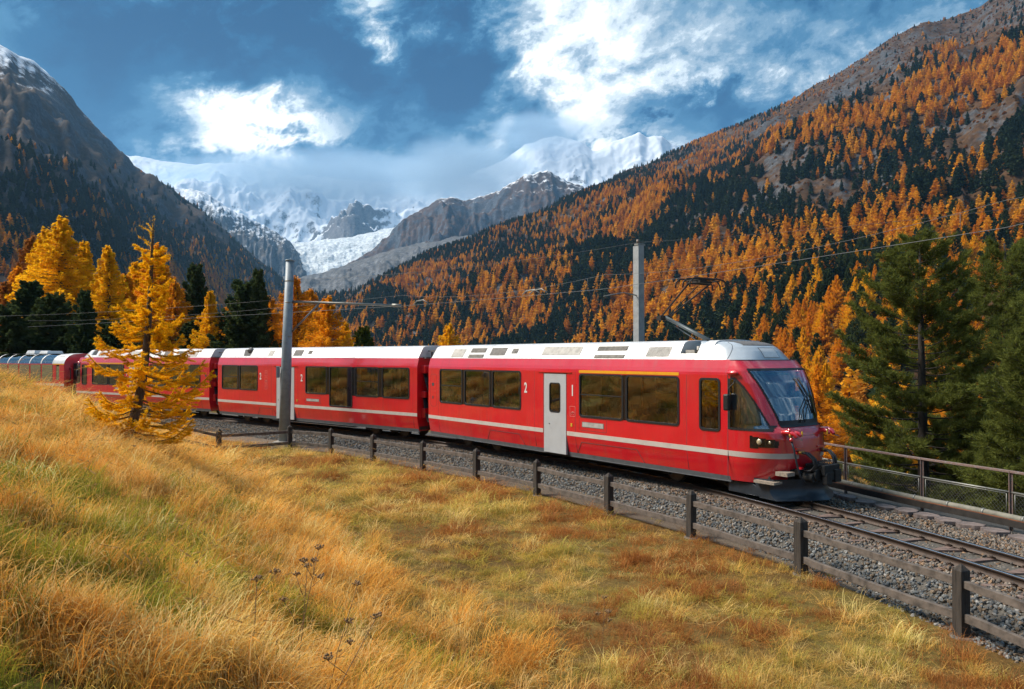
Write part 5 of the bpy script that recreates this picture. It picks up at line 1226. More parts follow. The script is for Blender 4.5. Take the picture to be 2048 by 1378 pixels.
def forest_left():
    r = np.random.default_rng(9); P, u, t = sample_mesh(LV, LU, LT, 26000, r, 1.0); x, y, z = P.T; v = VH - (z - EYE) / y * FPX
    line = np.interp(u, [-200, 0, 130, 260, 400, 500, 560], [330, 335, 390, 420, 470, 510, 560])     # tree line
    k = fbm(x / 120, y / 120, seed=71, oct=4); dens = sstep(-45, 40, v - line + 160 * (k - .5)) * .75 + .03 * (v > line - 90)
    keep = r.random(len(x)) < dens; low = np.interp(u, [-200, 0, 100, 200, 330, 450, 560], [430, 440, 470, 510, 520, 540, 580])
    pl = .10 + .75 * sstep(-25, 40, v - low + 200 * (fbm(x / 150, y / 150, seed=77) - .5)); lar = r.random(len(x)) < pl
    hgt = r.uniform(8, 16, len(x))
    TREES['larch'].append(np.c_[x, y, z, hgt, v][keep & lar]); TREES['pine'].append(np.c_[x, y, z, hgt, v][keep & ~lar])
def forest_floor():
    """trees on the valley floor between the line and the slopes"""
    r = np.random.default_rng(12); n = 1500; y = r.uniform(95, 560, n); x = r.uniform(-.70, .78, n) * y; u = 1024 + x / y * FPX
    z = height(x, y); v = VH - (z - EYE) / y * FPX; far_enough = y > np.interp(u, [0, 1450, 1560, 2048], [180, 230, 110, 95]); keep = far_enough & (r.random(n) < .8)
    lar = r.random(n) < np.interp(u, [0, 600, 1500, 1650, 2048], [.5, .55, .6, .85, .75]); hgt = r.uniform(9, 17, n)
    TREES['larch'].append(np.c_[x, y, z, hgt, v][keep & lar]); TREES['pine'].append(np.c_[x, y, z, hgt, v][keep & ~lar])
forest_right(); forest_left(); forest_floor()
def plant_forest():
    r = np.random.default_rng(3)
    for kind, protos, lab, cat, grp in (('larch', FL, 'small orange autumn larch among the crowd of trees on the valley slopes', 'larch tree', 'orange larches on the valley slopes'),
                                        ('pine', FP, 'small dark green pine among the crowd of trees on the valley slopes', 'pine tree', 'dark pines on the valley slopes')):
        A = np.concatenate(TREES[kind]); u = 1024 + A[:, 0] / A[:, 1] * FPX; vt = A[:, 4] - A[:, 3] / A[:, 1] * FPX
        roof = np.interp(u, [-200, 300, 440, 860, 1440, 1600, 1640, 1700, 2100], [700, 700, 695, 690, 684, 730, 900, 700, 700])
        seen = (vt + .35 * A[:, 3] / A[:, 1] * FPX < roof) & (u > 5) & (u < 2043) & (A[:, 4] > -20)
        size = A[:, 3] / A[:, 1] * seen; order = np.argsort(-size); pick = order[:300]; rest = order[300:]
        for q in pick:
            x, y, z, h = A[q, :4]; w = h * r.uniform(1.15, 1.6)
            if h / y * FPX > 62:                                         # near enough to show trunk and crown
                key = ['larch1', 'larch2', 'larch3'][int(r.integers(3))] if kind == 'larch' else ['pine1', 'pine2'][int(r.integers(2))]
                root = empty(kind + '_tree', (x, y, z - .3), r.random() * 6.28, lab, cat, grp); w = h * r.uniform(.95, 1.25); root.scale = (w, w, h)
                for nm, me, mm in (('trunk', KINDS[key][0], M_bark2), ('crown', KINDS[key][1], (M_larch_o if r.random() < .6 else M_larch_y) if kind == 'larch' else M_pine)):
                    if len(me.materials) == 0: me.materials.append(mm)
                    c = link(nm, me, None, root); c.material_slots[0].link = 'OBJECT'; c.material_slots[0].material = mm
                continue
            o = link(kind + '_tree', protos[int(r.integers(len(protos)))], None, None, (x, y, z - .3), (0, 0, r.random() * 6.28), (w, w, h)); tag(o, lab, cat, grp)
        B = A[rest]; n = len(B); w = B[:, 3] * r.uniform(1.15, 1.65, n)
        o = scatter('%s_forest' % kind, B[:, :3] - [0, 0, .3], np.c_[np.zeros((n, 2)), r.random(n) * 6.28], np.c_[w, w, B[:, 3]], r.integers(0, len(protos), n), protos)
        tag(o, 'orange larch woods covering the far slopes' if kind == 'larch' else 'dark pine woods covering the far slopes', kind='stuff'); print(kind, n)
    B = np.concatenate(TREES['shrub']); n = len(B); o = scatter('heath_shrubs', B[:, :3], np.c_[np.zeros((n, 2)), r.random(n) * 6.28], np.c_[B[:, 3], B[:, 3], B[:, 3] * .6], r.integers(0, 3, n), FS)
    tag(o, 'bronze shrubs on the open upper slope', kind='stuff')

# --- trees behind the train: trunk and crown are parts
def branchy(seed, kind, nb=70, card=.16, ncard=34, H=1.0, width=.20, base=.12, dens=1.0):
    """unit-height conifer with real limbs; returns trunk mesh builder and crown arrays"""
    r = np.random.default_rng(seed); tr = MB(); bend = r.normal(0, .008, 2)
    tp = [(bend[0] * math.sin(k / 8 * 3) , bend[1] * math.sin(k / 8 * 2.5), k / 8) for k in range(9)]; tr.tube(tp, [.016 * (1 - k / 8.6) + .002 for k in range(9)], 7, caps=False)
    C = []; A = []; B = []
    for b in range(nb):
        h = base + (1 - base - .02) * (b + r.random()) / nb; az = b * 2.39996 + r.normal(0, .35); f = (1 - h) / (1 - base)
        if kind == 'larch': ln = width * (f ** .92) * (.45 + .75 * r.random()) + .010; droop = -.10 - .30 * f * r.random(); lift = .30 * f + .25 * r.random()
        else: ln = width * min(1, f ** .62 * 1.05) * (.75 + .45 * r.random()) + .015; droop = -.05; lift = .55
        d = np.array([math.cos(az), math.sin(az)]); pts = []
        for k in range(5):
            s = k / 4; pts.append((d[0] * ln * s, d[1] * ln * s, h + ln * (droop * s + lift * s * s)))
        tr.tube(pts, [.0042 * f + .0012, .0034 * f + .001, .0026 * f + .0008, .0016 * f + .0006, .0008], 4, caps=False)
        n = int(ncard * dens * (.35 + .9 * ln / width)); s = r.random(n) ** .7; side = r.normal(0, 1, n) * ln * (.13 if kind == 'larch' else .20) * (1.15 - s); side = np.clip(side, -.3 * ln, .3 * ln)
        px = d[0] * ln * s - d[1] * side; py = d[1] * ln * s + d[0] * side; pz = h + ln * (droop * s + lift * s * s) + r.normal(0, .010, n) - np.abs(side) * .40
        C.append(np.c_[px, py, pz]); a = rand_dirs(r, n) * .6 + np.c_[np.full(n, d[0]), np.full(n, d[1]), np.zeros(n)] * .8; a /= np.linalg.norm(a, axis=1)[:, None]
        bb = np.cross(a, rand_dirs(r, n)); bb /= np.linalg.norm(bb, axis=1)[:, None]; sz = card * r.uniform(.6, 1.3, n)
        A.append(a * sz[:, None]); B.append(bb * sz[:, None] * (.38 if kind == 'larch' else .45))
    return tr, quads(np.concatenate(C), np.concatenate(A), np.concatenate(B))
KINDS = {}
def tree_kind(key, *a, **k):
    tr, (V, F) = branchy(*a, **k); KINDS[key] = (tr.mesh('trunk'), mesh_np('crown', V, F))
tree_kind('larch1', 1, 'larch', nb=190, card=.0062, ncard=240, width=.28); tree_kind('larch2', 2, 'larch', nb=170, card=.0068, ncard=210, width=.25, base=.06); tree_kind('larch3', 3, 'larch', nb=170, card=.0070, ncard=220, width=.35, base=.10)
tree_kind('pine1', 11, 'pine', nb=110, card=.012, ncard=190, width=.17, base=.05); tree_kind('pine2', 12, 'pine', nb=110, card=.012, ncard=200, width=.24, base=.04)
def mid_tree(kind, u, vtop, Y, width, m, label, grp, zb=None):
    p = at(u, vtop, Y); z0 = float(height([p.x], [p.y])[0]) if zb is None else zb; H = p.z - z0; tm, cm_ = KINDS[kind]
    base_w = {'larch1': .40, 'larch2': .32, 'larch3': .50, 'pine1': .36, 'pine2': .48}[kind]; W = 1.5 * width / FPX * Y / base_w
    root = empty('larch_tree' if 'larch' in kind else 'pine_tree', (p.x, p.y, z0 - .1), random.random() * 6.28, label, 'larch tree' if 'larch' in kind else 'pine tree', grp)
    root.scale = (W, W, H)
    a = link('trunk', tm, None, root); b = link('crown', cm_, None, root)
    for o, mm in ((a, M_bark2), (b, m)):
        if len(o.data.materials) == 0: o.data.materials.append(mm)
        o.material_slots[0].link = 'OBJECT'; o.material_slots[0].material = mm
plant_forest()
G1 = 'trees behind the train'
for a in [('larch1', 122, 430, 74, 150, M_larch_y, 'tallest golden larch with a broad crown, behind the panorama coach'), ('larch2', 168, 478, 76, 85, M_larch_y, 'slim golden larch touching the tallest one, behind the train'),
          ('larch2', 216, 488, 72, 90, M_larch_y, 'pointed golden larch left of the young larch top'), ('larch1', 312, 484, 84, 120, M_larch_o, 'orange-gold larch showing behind the young larch tip'),
          ('larch2', 250, 545, 80, 90, M_larch_o, 'lower orange larch between pointed larch and young larch'), ('larch2', 420, 578, 70, 62, M_larch_y, 'small bright yellow larch between two dark green pines'),
          ('larch3', 588, 548, 72, 120, M_larch_o, 'broad orange larch right behind the round mast'), ('larch3', 655, 588, 66, 110, M_larch_o, 'orange larch with a visible trunk, under the bracket arm'),
          ('larch3', 540, 590, 80, 100, M_larch_o, 'orange larch between the twin-topped pine and the mast'), ('larch3', 898, 645, 120, 80, M_larch_y, 'yellow larch peeking over the roof of the leading railcar'),
          ('larch1', 62, 470, 90, 110, M_larch_dull, 'thin brownish larch at the far left behind the golden ones'), ('larch2', 12, 560, 78, 90, M_larch_dull, 'dull orange larch at the left picture edge'),
          ('larch2', 690, 640, 70, 55, M_larch_y, 'low yellow larch beside the small light green pine'),
          ('larch1', 88, 452, 82, 110, M_larch_y, 'golden larch just left of the tallest one'), ('larch2', 270, 520, 88, 80, M_larch_y, 'yellow larch half hidden by the young larch top'), ('larch1', 35, 530, 84, 100, M_larch_o, 'orange larch behind the dark pines at far left'),
          ('larch3', 620, 575, 82, 100, M_larch_o, 'orange larch right of the round mast, behind the two broad ones'), ('larch1', 350, 560, 82, 90, M_larch_o, 'orange larch right of the young larch, behind the dark pine'), ('larch2', 455, 610, 78, 60, M_larch_o, 'little orange larch under the twin-topped pine'),
          ('pine1', 60, 560, 66, 95, M_pine, 'dark pine in front of the tallest golden larch'), ('pine2', 105, 585, 64, 110, M_pine, 'wide dark pine low in front of the golden larches'), ('pine1', 168, 578, 62, 55, M_pine, 'narrow dark pine below the slim golden larch'),
          ('pine2', 15, 610, 62, 120, M_pine, 'dark pine at the far left above the panorama coach'), ('pine2', 225, 640, 62, 110, M_pine, 'low dark pine left of the young larch'), ('pine1', 390, 526, 86, 66, M_pine, 'tall round-topped green pine behind the young larch'),
          ('pine2', 488, 560, 70, 110, M_pine, 'big green pine with twin tops above the middle railcar'), ('pine1', 515, 536, 70, 52, M_pine, 'taller twin of the green pine above the middle railcar'), ('pine2', 726, 652, 72, 64, M_pine_l, 'small light green pine above the train roof'),
          ('pine1', 385, 640, 78, 80, M_pine, 'low dark pine under the round-topped one')]:
    mid_tree(*a, G1)

# --- big arolla pines on the right
def arolla(name, loc, H, W, seed, label, lean=0.0, base=.05):
    r = np.random.default_rng(seed); root = empty(name, loc, 0, label, 'pine tree', 'big arolla pines right of the train')
    tr = MB(); tp = [Vector((lean * (k / 10) ** 2 * H + .10 * math.sin(k * .7 + seed), .10 * math.sin(k * .9 + 2 * seed), H * k / 10)) for k in range(11)]; tr.tube(tp, [.26 * (1 - k / 10.6) * H / 13 + .02 for k in range(11)], 10)
    C = []; D = []; S = []
    def trunk(h):
        k = min(9.999, h * 10); i = int(k); return tp[i].lerp(tp[i + 1], k - i)
    nb = 120
    for b in range(nb):
        h = base + (.985 - base) * (b + r.random()) / nb; az = b * 2.39996 + r.normal(0, .4); f = (1 - h) / (1 - base); ln = W * min(1.0, (f * 1.15) ** .60) * (.62 + .55 * r.random()) + .25
        d = Vector((math.cos(az), math.sin(az), 0)); o = trunk(h); pts = []; lift = .75 if h > .6 else .45
        for k in range(7):
            s = k / 6; pts.append(o + d * ln * s + Vector((0, 0, ln * (-.20 * f * s + lift * s ** 2.2 * .8))))
        tr.tube(pts, [.045 * (f + .25) * (1 - .13 * k) for k in range(7)], 5, caps=False)
        ns = int(5 + ln * 6)
        for q in range(ns):
            s = .28 + .72 * (q + r.random()) / ns; k = min(5.999, s * 6); i = int(k); p = pts[i].lerp(pts[i + 1], k - i); sg = 1 if q % 2 else -1
            sd = Vector((-d.y, d.x, 0)) * sg; l2 = (.22 + .75 * (1.08 - s) * ln * .42) * r.uniform(.7, 1.25); e = p + (d * .75 + sd * r.uniform(.5, 1.1)).normalized() * l2 + Vector((0, 0, l2 * r.uniform(.10, .55)))
            tr.tube([p, e], [.013, .006], 4, caps=False)
            for z in np.linspace(.35, 1, max(2, int(l2 / .16))):
                C.append(p.lerp(e, float(z))); D.append((e - p).normalized() + Vector((0, 0, .45))); S.append(1)
        C.append(pts[-1]); D.append((pts[-1] - pts[-2]).normalized() + Vector((0, 0, .3))); S.append(1.2)
    C = np.array([tuple(c) for c in C]); D = np.array([tuple(c) for c in D]); D /= np.linalg.norm(D, axis=1)[:, None]; n = len(C); K = 23
    c = np.repeat(C, K, 0) + r.normal(0, .045, (n * K, 3)); dd = np.repeat(D, K, 0) + r.normal(0, .62, (n * K, 3)); dd /= np.linalg.norm(dd, axis=1)[:, None]
    ln = .20 * r.uniform(.7, 1.25, n * K)[:, None]; sd = np.cross(dd, rand_dirs(r, n * K)); sd /= np.linalg.norm(sd, axis=1)[:, None] + 1e-9
    V = np.stack([c - sd * .017, c + sd * .017, c + dd * ln], 1).reshape(-1, 3); F = np.arange(len(V)).reshape(-1, 3)
    tr.build('trunk', M_bark2, root); link('crown', mesh_np('crown', V, F), M_arolla, root); print('arolla', len(F))
arolla('arolla_pine', (at(1842, 700, 33).x, 33, -6.2), 14.6, 4.5, 5, 'large arolla pine standing right of the train front behind the handrail', .004)
arolla('arolla_pine', (at(2010, 700, 36).x, 36, -6.8), 15.4, 4.0, 8, 'second large arolla pine, cut by the right picture edge', -.004)
arolla('arolla_pine', (at(2110, 700, 25).x, 25, -5.0), 10.2, 3.2, 14, 'arolla pine branches reaching in from beyond the right edge', -.01)

# --- the young larch on the bank
def young_larch():
    r = np.random.default_rng(17); X0, Y0 = -9.45, 19.0; z0 = float(height([X0], [Y0])[0]) - .1
    root = empty('young_larch', (X0, Y0, z0), 0, 'young golden larch with a bent trunk on the grassy bank in front of the train', 'larch tree')
    H = 3.4 + (712 - 432) / FPX * Y0 - z0
    def tr_at(s): return Vector((-.02 + .62 * (1 - math.exp(-s * 4.2)) + .14 * s, .02 * math.sin(s * 5), H * (s * .97 + .03 * s * s)))
    tp = [tr_at(k / 16) for k in range(17)]; tr = MB(); tr.tube(tp, [.125 * (1 - k / 16) ** .85 + .008 for k in range(17)], 10)
    TW_ = []                                                           # twigs: start, direction, length
    nb = 102
    for b in range(nb):
        s = .06 + .80 * (b + r.random() * .8) / nb; f = 1 - s; az = b * 2.39996 + r.normal(0, .5)
        ln = 1.70 * min(1.0, max(.02, 1.12 * f - .03)) ** .85 * r.uniform(.30, 1.20) + .06; ln *= 1.12 if math.cos(az) > .2 else .92
        d = Vector((math.cos(az), math.sin(az), 0)); o = tr_at(s); pts = []
        for k in range(9):
            q = k / 8; pts.append(o + d * ln * (q * .92 + .06 * math.sin(q * 3)) + Vector((r.normal(0, .012), r.normal(0, .012), ln * ((-.40 if s < .75 else .05) * q + (.62 if s < .75 else .30) * q ** 2.4))))
        tr.tube(pts, [.020 * (f + .2) * (1 - .105 * k) + .002 for k in range(9)], 5, caps=False)
        for k in range(8): TW_.append((pts[k], pts[k + 1], .8 if k < 2 else 1.0))
        ns = int(4 + ln * 9)
        for q in range(ns):
            t = .18 + .8 * (q + r.random()) / ns; k = min(7.99, t * 8); i = int(k); p = pts[i].lerp(pts[i + 1], k - i); sg = 1 if r.random() < .5 else -1
            sd = Vector((-d.y, d.x, 0)) * sg; l2 = ln * r.uniform(.16, .42) * (1.15 - t) + .06; dr = (d * r.uniform(.5, 1.2) + sd * r.uniform(.3, .9)).normalized()
            m1 = p + dr * l2 * .5 + Vector((0, 0, -l2 * .16)); e = p + dr * l2 + Vector((0, 0, l2 * r.uniform(-.30, .18)))
            tr.tube([p, m1, e], [.007, .005, .003], 4, caps=False); TW_.append((p, m1, 1)); TW_.append((m1, e, 1.05))
    for k in range(12, 16): TW_.append((tp[k], tp[k + 1], .35))
    for q in range(7):
        a_ = r.random() * 6.28; o = tr_at(.87 + .012 * q); e = o + Vector((math.cos(a_), math.sin(a_), .55)) * r.uniform(.18, .36); tr.tube([o, e], [.006, .003], 4, caps=False); TW_.append((o, e, .35))
    A = []; D = []
    for a, b, w in TW_:
        L_ = (b - a).length; n = max(2, int(L_ / .0115 * w)); dr = (b - a).normalized()
        for q in range(n): A.append(tuple(a.lerp(b, (q + .5) / n))); D.append(tuple(dr))
    A = np.array(A); D = np.array(D); n = len(A); K = 8
    c = np.repeat(A, K, 0); dd = np.repeat(D, K, 0) * .75 + r.normal(0, .75, (n * K, 3)); dd /= np.linalg.norm(dd, axis=1)[:, None]; ln = .052 * r.uniform(.6, 1.35, n * K)[:, None]
    sd = np.cross(dd, rand_dirs(r, n * K)); sd /= np.linalg.norm(sd, axis=1)[:, None] + 1e-9; V = np.stack([c - sd * .0060, c + sd * .0060, c + dd * ln], 1).reshape(-1, 3)
    tr.build('trunk', M_bark, root); link('crown', mesh_np('crown', V, np.arange(len(V)).reshape(-1, 3)), M_young, root); print('young larch', n * K)
M_young = leaf_mat('young_larch_needles', [(0, (1.0, .585, .016)), (1, (1.0, .585, .016))], .55)
young_larch()

# trees added out of frame up the bank, for the coach window reflections
for i, (x, y, h, k, m) in enumerate([(-31, 27, 8.0, 'larch1', M_larch_y), (-36, 33, 9.5, 'pine1', M_pine), (-34, 22, 7.5, 'larch3', M_larch_o), (-40, 28, 9.0, 'pine2', M_pine), (-44, 36, 11, 'larch1', M_larch_o), (-38, 40, 9.0, 'larch2', M_larch_y), (-48, 24, 10, 'pine1', M_pine), (-52, 44, 12, 'larch3', M_larch_y), (-47, 15, 10, 'larch2', M_larch_o)]):
    z = float(height([x], [y])[0]); root = empty('larch_tree' if 'larch' in k else 'pine_tree', (x, y, z - .1), i * 1.3, ('orange' if m is M_larch_o else 'golden' if m is M_larch_y else 'dark green') + (' larch' if 'larch' in k else ' pine') + ' added on the bank beyond the left edge, for the coach window reflections', 'larch tree' if 'larch' in k else 'pine tree', 'trees on the bank outside the frame'); root.scale = (h, h, h)
    for nm, me, mm in (('trunk', KINDS[k][0], M_bark2), ('crown', KINDS[k][1], m)): c = link(nm, me, None, root); c.material_slots[0].link = 'OBJECT'; c.material_slots[0].material = mm

M_boulder = mat('lichen_grey_boulder', (.20, .195, .185), .95, 0, .35, 3, .8, 8)
def boulder(seed):
    r = np.random.default_rng(seed); bm = bmesh.new(); bmesh.ops.create_icosphere(bm, subdivisions=2, radius=1)
    for v in bm.verts: n_ = v.co.normalized(); v.co = Vector((v.co.x * 1.2, v.co.y, v.co.z * .75)) * (.75 + .5 * float(vnoise([n_.x * 1.6 + seed], [n_.y * 1.6], [n_.z * 1.6], seed)[0]))
    me = bpy.data.meshes.new('boulder'); bm.to_mesh(me); bm.free(); me.materials.append(M_boulder); return me
BM = [boulder(i) for i in range(4)]; r_ = np.random.default_rng(44)
for i in range(22):  # boulders out of direct view, added only to vary the window reflections
    x = r_.uniform(-30, -14); y = r_.uniform(27, 37); d = float(near_track(np.array([x]), np.array([y]))[0][0])
    if d > -6.5 or x / y > -.52: continue
    s = r_.uniform(.25, .6); z = float(height([x], [y])[0]); o = link('boulder', BM[i % 4], None, None, (x, y, z + s * .2), tuple(r_.uniform(0, 6, 3)), (s, s, s * .8)); tag(o, 'unseen grey boulder behind the bank crest, added for the coach window reflections', 'boulder', 'unseen boulders behind the bank')
# ------------------------------------------------------------------ grass
M_grass = leaf_mat('autumn_grass', None, .35, use_attr='tint')
def tuft(seed, n, length, spread, bend, width, droop=1.0, head=False, flat=False):
    r = np.random.default_rng(seed); V = []; F = []
    for b in range(n):
        L_ = length * r.uniform(.5, 1.15); az = r.vonmises(0, .7) if bend > .3 else r.random() * 6.28; ox, oy = r.normal(0, spread, 2); w = width * r.uniform(.7, 1.3); up = r.uniform(.75, 1.0); k0 = r.uniform(.05, .35) if not flat else r.uniform(.9, 1.45); bd = bend * r.uniform(.4, 1.5)
        d = np.array([math.cos(az), math.sin(az)]); s_ = np.array([-d[1], d[0]]); p = np.array([ox, oy, -.03]); ang = math.pi / 2 - k0; seg = 5; i0 = len(V)
        for k in range(seg + 1):
            ww = w * (1 - (k / seg) ** 1.6) * .5 + .0002
            V += [(p[0] - s_[0] * ww, p[1] - s_[1] * ww, p[2]), (p[0] + s_[0] * ww, p[1] + s_[1] * ww, p[2])]
            st = L_ / seg; p = p + np.array([d[0] * math.cos(ang) * st, d[1] * math.cos(ang) * st, math.sin(ang) * st]); ang -= bd * droop * (.5 + k * .35)
            p[2] = max(p[2], .005)
        for k in range(seg): F.append((i0 + 2 * k, i0 + 2 * k + 1, i0 + 2 * k + 3, i0 + 2 * k + 2))
        if head:
            q = np.array(V[-1]); dd = np.array([d[0] * math.cos(ang), d[1] * math.cos(ang), math.sin(ang)])
            for k in range(7):
                o = q + dd * k * .018; e = r.normal(0, .0028, 3); i1 = len(V); V += [tuple(o - e), tuple(o + e), tuple(o + dd * .02 + e * .5), tuple(o + dd * .02 - e * .5)]; F.append((i1, i1 + 1, i1 + 2, i1 + 3))
    me = mesh_np('grass_tuft', np.array(V), np.array(F), True); me.materials.append(M_grass); return me
PROTO = [tuft(1, 34, .42, .07, .42, .0052), tuft(2, 34, .36, .08, .50, .0048), tuft(3, 30, .50, .06, .38, .0050), tuft(4, 36, .34, .09, .60, .0046),      # 0-3 long bent straw
         tuft(5, 40, .16, .08, .25, .0046), tuft(6, 40, .20, .09, .30, .0042), tuft(7, 36, .13, .09, .40, .0050),                                          # 4-6 short meadow
         tuft(8, 30, .34, .07, .34, .0062), tuft(9, 34, .26, .07, .42, .0066),                                                                              # 7-8 green blades
         tuft(10, 7, .62, .08, .16, .0028, head=True), tuft(11, 6, .50, .09, .13, .0026, head=True),
         tuft(12, 30, .40, .10, .10, .0050, flat=True), tuft(13, 30, .34, .12, .14, .0046, flat=True)]                                                         # 9-10 seed stalks
STRAW = np.array([[.76, .40, .09], [.76, .34, .06], [.80, .48, .15], [.62, .27, .05], [.82, .56, .24], [.50, .31, .08]]); GREEN = np.array([[.17, .20, .028], [.26, .25, .03], [.13, .15, .025], [.36, .31, .04]])
OCH = np.array([[.54, .33, .085], [.62, .36, .09], [.40, .32, .075], [.70, .49, .19], [.34, .28, .065]]); RUST = np.array([[.32, .125, .036], [.38, .16, .040], [.28, .12, .042]])
def make_grass():
    r = np.random.default_rng(23); P = []; zones = [(1.0, 3.2, 460), (3.2, 6, 330), (6, 10, 220), (10, 16, 130), (16, 26, 74), (26, 46, 36)]
    for y0, y1, dn in zones:
        n = int(dn * (y1 - y0) * .76 * (y0 + y1 + 2)); y = r.uniform(y0, y1, n); x = r.uniform(-1, 1, n) * (.76 * y1 + 1.2); k = np.abs(x) < .74 * y + 1.2; P.append(np.c_[x, y][k])
    P = np.concatenate(P); x, y = P.T; d, s = near_track(x, y)
    q = d - fence_d(s); k = (q < .75) & (d < -2.0) & ((q < .05) | (r.random(len(x)) < .28)) & ((q < -.8) | (r.random(len(x)) < .7)); k &= r.random(len(x)) < .22 + 2.6 * np.clip(fbm(x * 1.9, y * 1.9, seed=111, oct=3) - .32, 0, None); x, y, d, q = x[k], y[k], d[k], q[k]; z = height(x, y); n = len(x)
    e = -.88 * (x + 1.04) - .47 * (y - 9.4)
    bank = sstep(-1.8, .9, e + 2.2 * (fbm(x * .5, y * .5, seed=81) - .5))
    g1 = fbm(x * .55, y * .55, seed=91, oct=4); g2 = fbm(x * .9 + 5, y * .9, seed=93, oct=3); g3 = fbm(x * 2.2, y * 2.2, seed=95, oct=3)
    green = sstep(.50, .62, g1 + .15 * sstep(2.8, 4.4, e) * sstep(10, 3, y) - .11 * (1 - bank) - .12 * sstep(9, 18, y) * bank)
    red = sstep(.46, .62, g2 + .14 * sstep(-6, -1, q) - .06) * (1 - bank)
    rnd = r.random((n, 4)); pick = lambda A, q: A[(q * len(A)).astype(int).clip(0, len(A) - 1)]
    grn2 = sstep(.56, .66, fbm(x * 1.1 + 9, y * 1.1, seed=101, oct=3) + .12 * sstep(2.2, 4.2, e) * sstep(9, 3, y)) * sstep(.5, 2, e); isg = rnd[:, 0] < np.maximum(green * .60, grn2 * .9); isb = rnd[:, 1] < bank
    col = np.where(isb[:, None], pick(STRAW, rnd[:, 2]), pick(OCH, rnd[:, 2])); rr = (rnd[:, 3] < red * .9) & ~isb & ~isg; col = np.where(rr[:, None], pick(RUST, rnd[:, 2]), col)
    col = np.where(isg[:, None], np.where(isb[:, None], pick(GREEN, rnd[:, 2]), pick(GREEN, rnd[:, 2]) * .6 + OCH[0] * .45), col)
    col = col * (.80 + .75 * g3)[:, None] * r.uniform(.85, 1.15, n)[:, None]
    idx = np.where(isb, np.where(isg, r.integers(7, 9, n), r.integers(0, 4, n)), np.where(isg, r.choice([4, 5, 6, 8], n), r.choice([4, 5, 6, 1], n, p=[.33, .33, .24, .10])))
    tall = g3 > .60; idx = np.where(~isb & tall & (r.random(n) < .4), r.integers(0, 4, n), idx)
    g4 = fbm(x * 1.5, y * 1.5, seed=99, oct=3); idx = np.where(isb & ~isg & (r.random(n) < sstep(.45, .62, 1 - g4) * .7), r.integers(11, 13, n), idx); idx = np.where(~isb & (r.random(n) < .32), r.integers(11, 13, n), idx)
    sc_ = r.uniform(.6, 1.35, n) * np.where(isb, .30 + 1.5 * (g4 - .05), .50 + 1.2 * (g3 - .35)) * (1 + .35 * sstep(10, 30, y)); sc_ *= np.where(q > -.5, .7, 1)
    st = r.random(n) < np.where(isb, .035, .02); idx = np.where(st, r.integers(9, 11, n), idx); col = np.where(st[:, None], np.array([.48, .30, .11]) * r.uniform(.7, 1.1, n)[:, None], col)
    wind = np.where(isb, -.45 + r.normal(0, 1.0, n), r.random(n) * 6.28); wide = 1 + .8 * sstep(8, 28, y)
    o = scatter('grass', np.c_[x, y, z], np.c_[r.normal(0, .10, n), r.normal(0, .10, n), wind], np.c_[sc_ * wide, sc_ * wide, sc_ * np.where(isb, 1, 1.0)], idx, PROTO, np.clip(col, 0, .9))
    o['label'] = 'dry autumn grass of the bank and meadow'; print('grass', n)
make_grass()

# dry flower stalks standing above the grass
M_stalk = mat('dry_brown_stalk', (.22, .125, .060), .9, 0, .3, 20)
M_umbel = mat('dry_brown_umbel', (.26, .155, .075), .95, 0, .3, 40)
def stalk(u, vb, vt, ut, Y, label, heads, seed):
    r = random.Random(seed); b = at(u, vb, Y); t_ = at(ut, vt, Y - .1); zb = float(height([b.x], [b.y])[0]); root = empty('dry_wildflower', (b.x, b.y, zb), 0, label, 'dried flower', 'dry flower stalks in the foreground')
    T = (t_ - Vector((b.x, b.y, zb))) * .74; T.x += .10; m = MB(); mid = T * .5 + Vector((r.uniform(-.04, .04), r.uniform(-.04, .04), 0)); m.tube([(0, 0, -.03), mid, T], [.0042, .0034, .0025], 6); us = []
    for k in range(heads):
        s = r.uniform(.45, .9); p = T * s; e = p + Vector((r.uniform(-.16, .16), r.uniform(-.1, .1), r.uniform(.08, .2))); m.tube([p, e], [.003, .002], 5); us.append(e)
    m.build('stem', M_stalk, root)
    for e in us + [T]:
        h = MB()
        for k in range(16):
            a = r.uniform(0, 6.28); q = r.uniform(.2, 1) * .045; c = e + Vector((q * math.cos(a), q * math.sin(a), .03 + r.uniform(-.01, .012))); h.tube([e, c], .0014, 3, caps=False); h.sphere(c, r.uniform(.006, .010), 5, 4)
        h.build('flower_head', M_umbel, root)
stalk(592, 1185, 1000, 622, 6.6, 'tallest dry umbel stalk in the left foreground grass', 3, 1); stalk(580, 1170, 1060, 598, 6.9, 'dark dry stalk just left of the tallest umbel stalk', 2, 2)
stalk(650, 1210, 1080, 705, 6.4, 'leaning dry stalk with a flat flower head right of the tallest', 2, 3); stalk(605, 1300, 1130, 765, 5.4, 'long dry stalk leaning far to the right', 1, 4)
stalk(500, 1120, 1095, 487, 6.3, 'short dry umbel left of the stalk clump', 1, 5); stalk(1195, 1330, 1140, 1190, 9.6, 'thin upright weed stalk in the middle of the meadow', 4, 6)
stalk(250, 960, 880, 262, 14.5, 'dark bare stem on the bank below the young larch', 0, 7)
# ------------------------------------------------------------------ air: haze in the valley, cloud hanging on the peaks
def haze_box():
    b = MB(); b.bx(-5000, 5000, -1500, 9000, -60, 2080); m, nt, p, N, L = nodes('valley_haze'); nt.nodes.remove(p); v = N('ShaderNodeVolumePrincipled')
    v.inputs['Color'].default_value = (.30, .62, 1.0, 1); v.inputs['Density'].default_value = HAZE; v.inputs['Anisotropy'].default_value = .2
    L(v.outputs[0], nt.nodes['Material Output'].inputs['Volume']); o = b.build('haze', m); tag(o, 'pale blue air filling the valley', kind='stuff')
HAZE = 5.5e-5
haze_box()

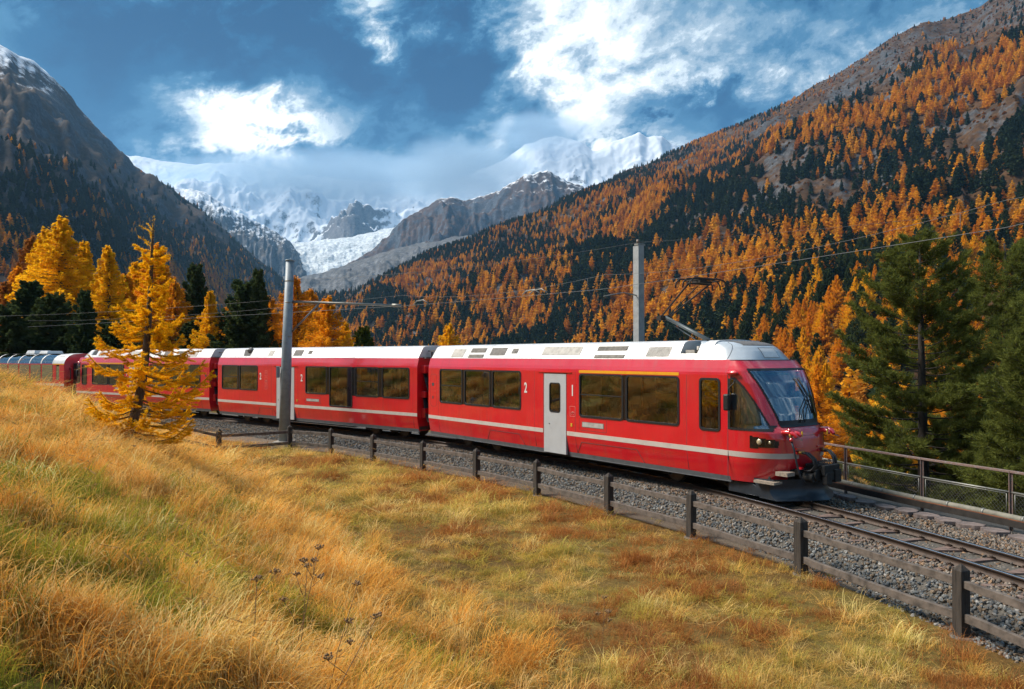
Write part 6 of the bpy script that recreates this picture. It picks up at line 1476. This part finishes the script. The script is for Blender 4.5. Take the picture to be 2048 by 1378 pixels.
def mist_bank(name, u, v, Y, ru, ry, rv, dens, seed, label):
    c = at(u, v, Y); b = MB(); b.sphere((0, 0, 0), 1.0, 24, 16); m, nt, p, N, L = nodes(name + '_vapour'); nt.nodes.remove(p)
    tc = N('ShaderNodeTexCoord'); ln = N('ShaderNodeVectorMath'); ln.operation = 'LENGTH'; L(tc.outputs['Object'], ln.inputs[0])
    n = N('ShaderNodeTexNoise'); n.inputs['Scale'].default_value = 2.4; n.inputs['Detail'].default_value = 5; n.inputs['Roughness'].default_value = .6
    mp = N('ShaderNodeMapping'); mp.inputs['Location'].default_value = (seed, 2 * seed, 0); L(tc.outputs['Object'], mp.inputs[0]); L(mp.outputs[0], n.inputs['Vector'])
    def mm(op, a, b_, cl=False):
        q = N('ShaderNodeMath'); q.operation = op; q.use_clamp = cl
        for i, x in enumerate((a, b_)):
            if isinstance(x, (int, float)): q.inputs[i].default_value = x
            else: L(x, q.inputs[i])
        return q.outputs[0]
    f = mm('SUBTRACT', 1.0, ln.outputs['Value']); f = mm('ADD', mm('MULTIPLY', f, 2.0), mm('MULTIPLY', mm('SUBTRACT', n.outputs[0], .55), 2.6), True)
    f = mm('MULTIPLY', f, mm('MULTIPLY', mm('SUBTRACT', 1.0, ln.outputs['Value'], True), 4.0, True))
    vs = N('ShaderNodeVolumePrincipled'); vs.inputs['Color'].default_value = (.58, .78, .98, 1); vs.inputs['Anisotropy'].default_value = .1; L(mm('MULTIPLY', f, dens), vs.inputs['Density'])
    L(vs.outputs[0], nt.nodes['Material Output'].inputs['Volume']); m.cycles.volume_step_rate = 1.0
    o = b.build(name, m); o.location = c; o.scale = (ru / FPX * Y, ry, rv / FPX * Y); tag(o, label, kind='stuff')
mist_bank('mist_bank', 640, 362, 6900, 400, 900, 62, .0030, 3.1, 'grey-blue cloud hiding the tops of the snowy mountains')
mist_bank('mist_bank', 930, 348, 5600, 190, 700, 70, .0036, 7.7, 'cloud wisps on the peaks between glacier and right summit')
mist_bank('mist_bank', 1085, 264, 6500, 130, 500, 44, .0032, 11.2, 'thin cloud on the rounded snowy summit')
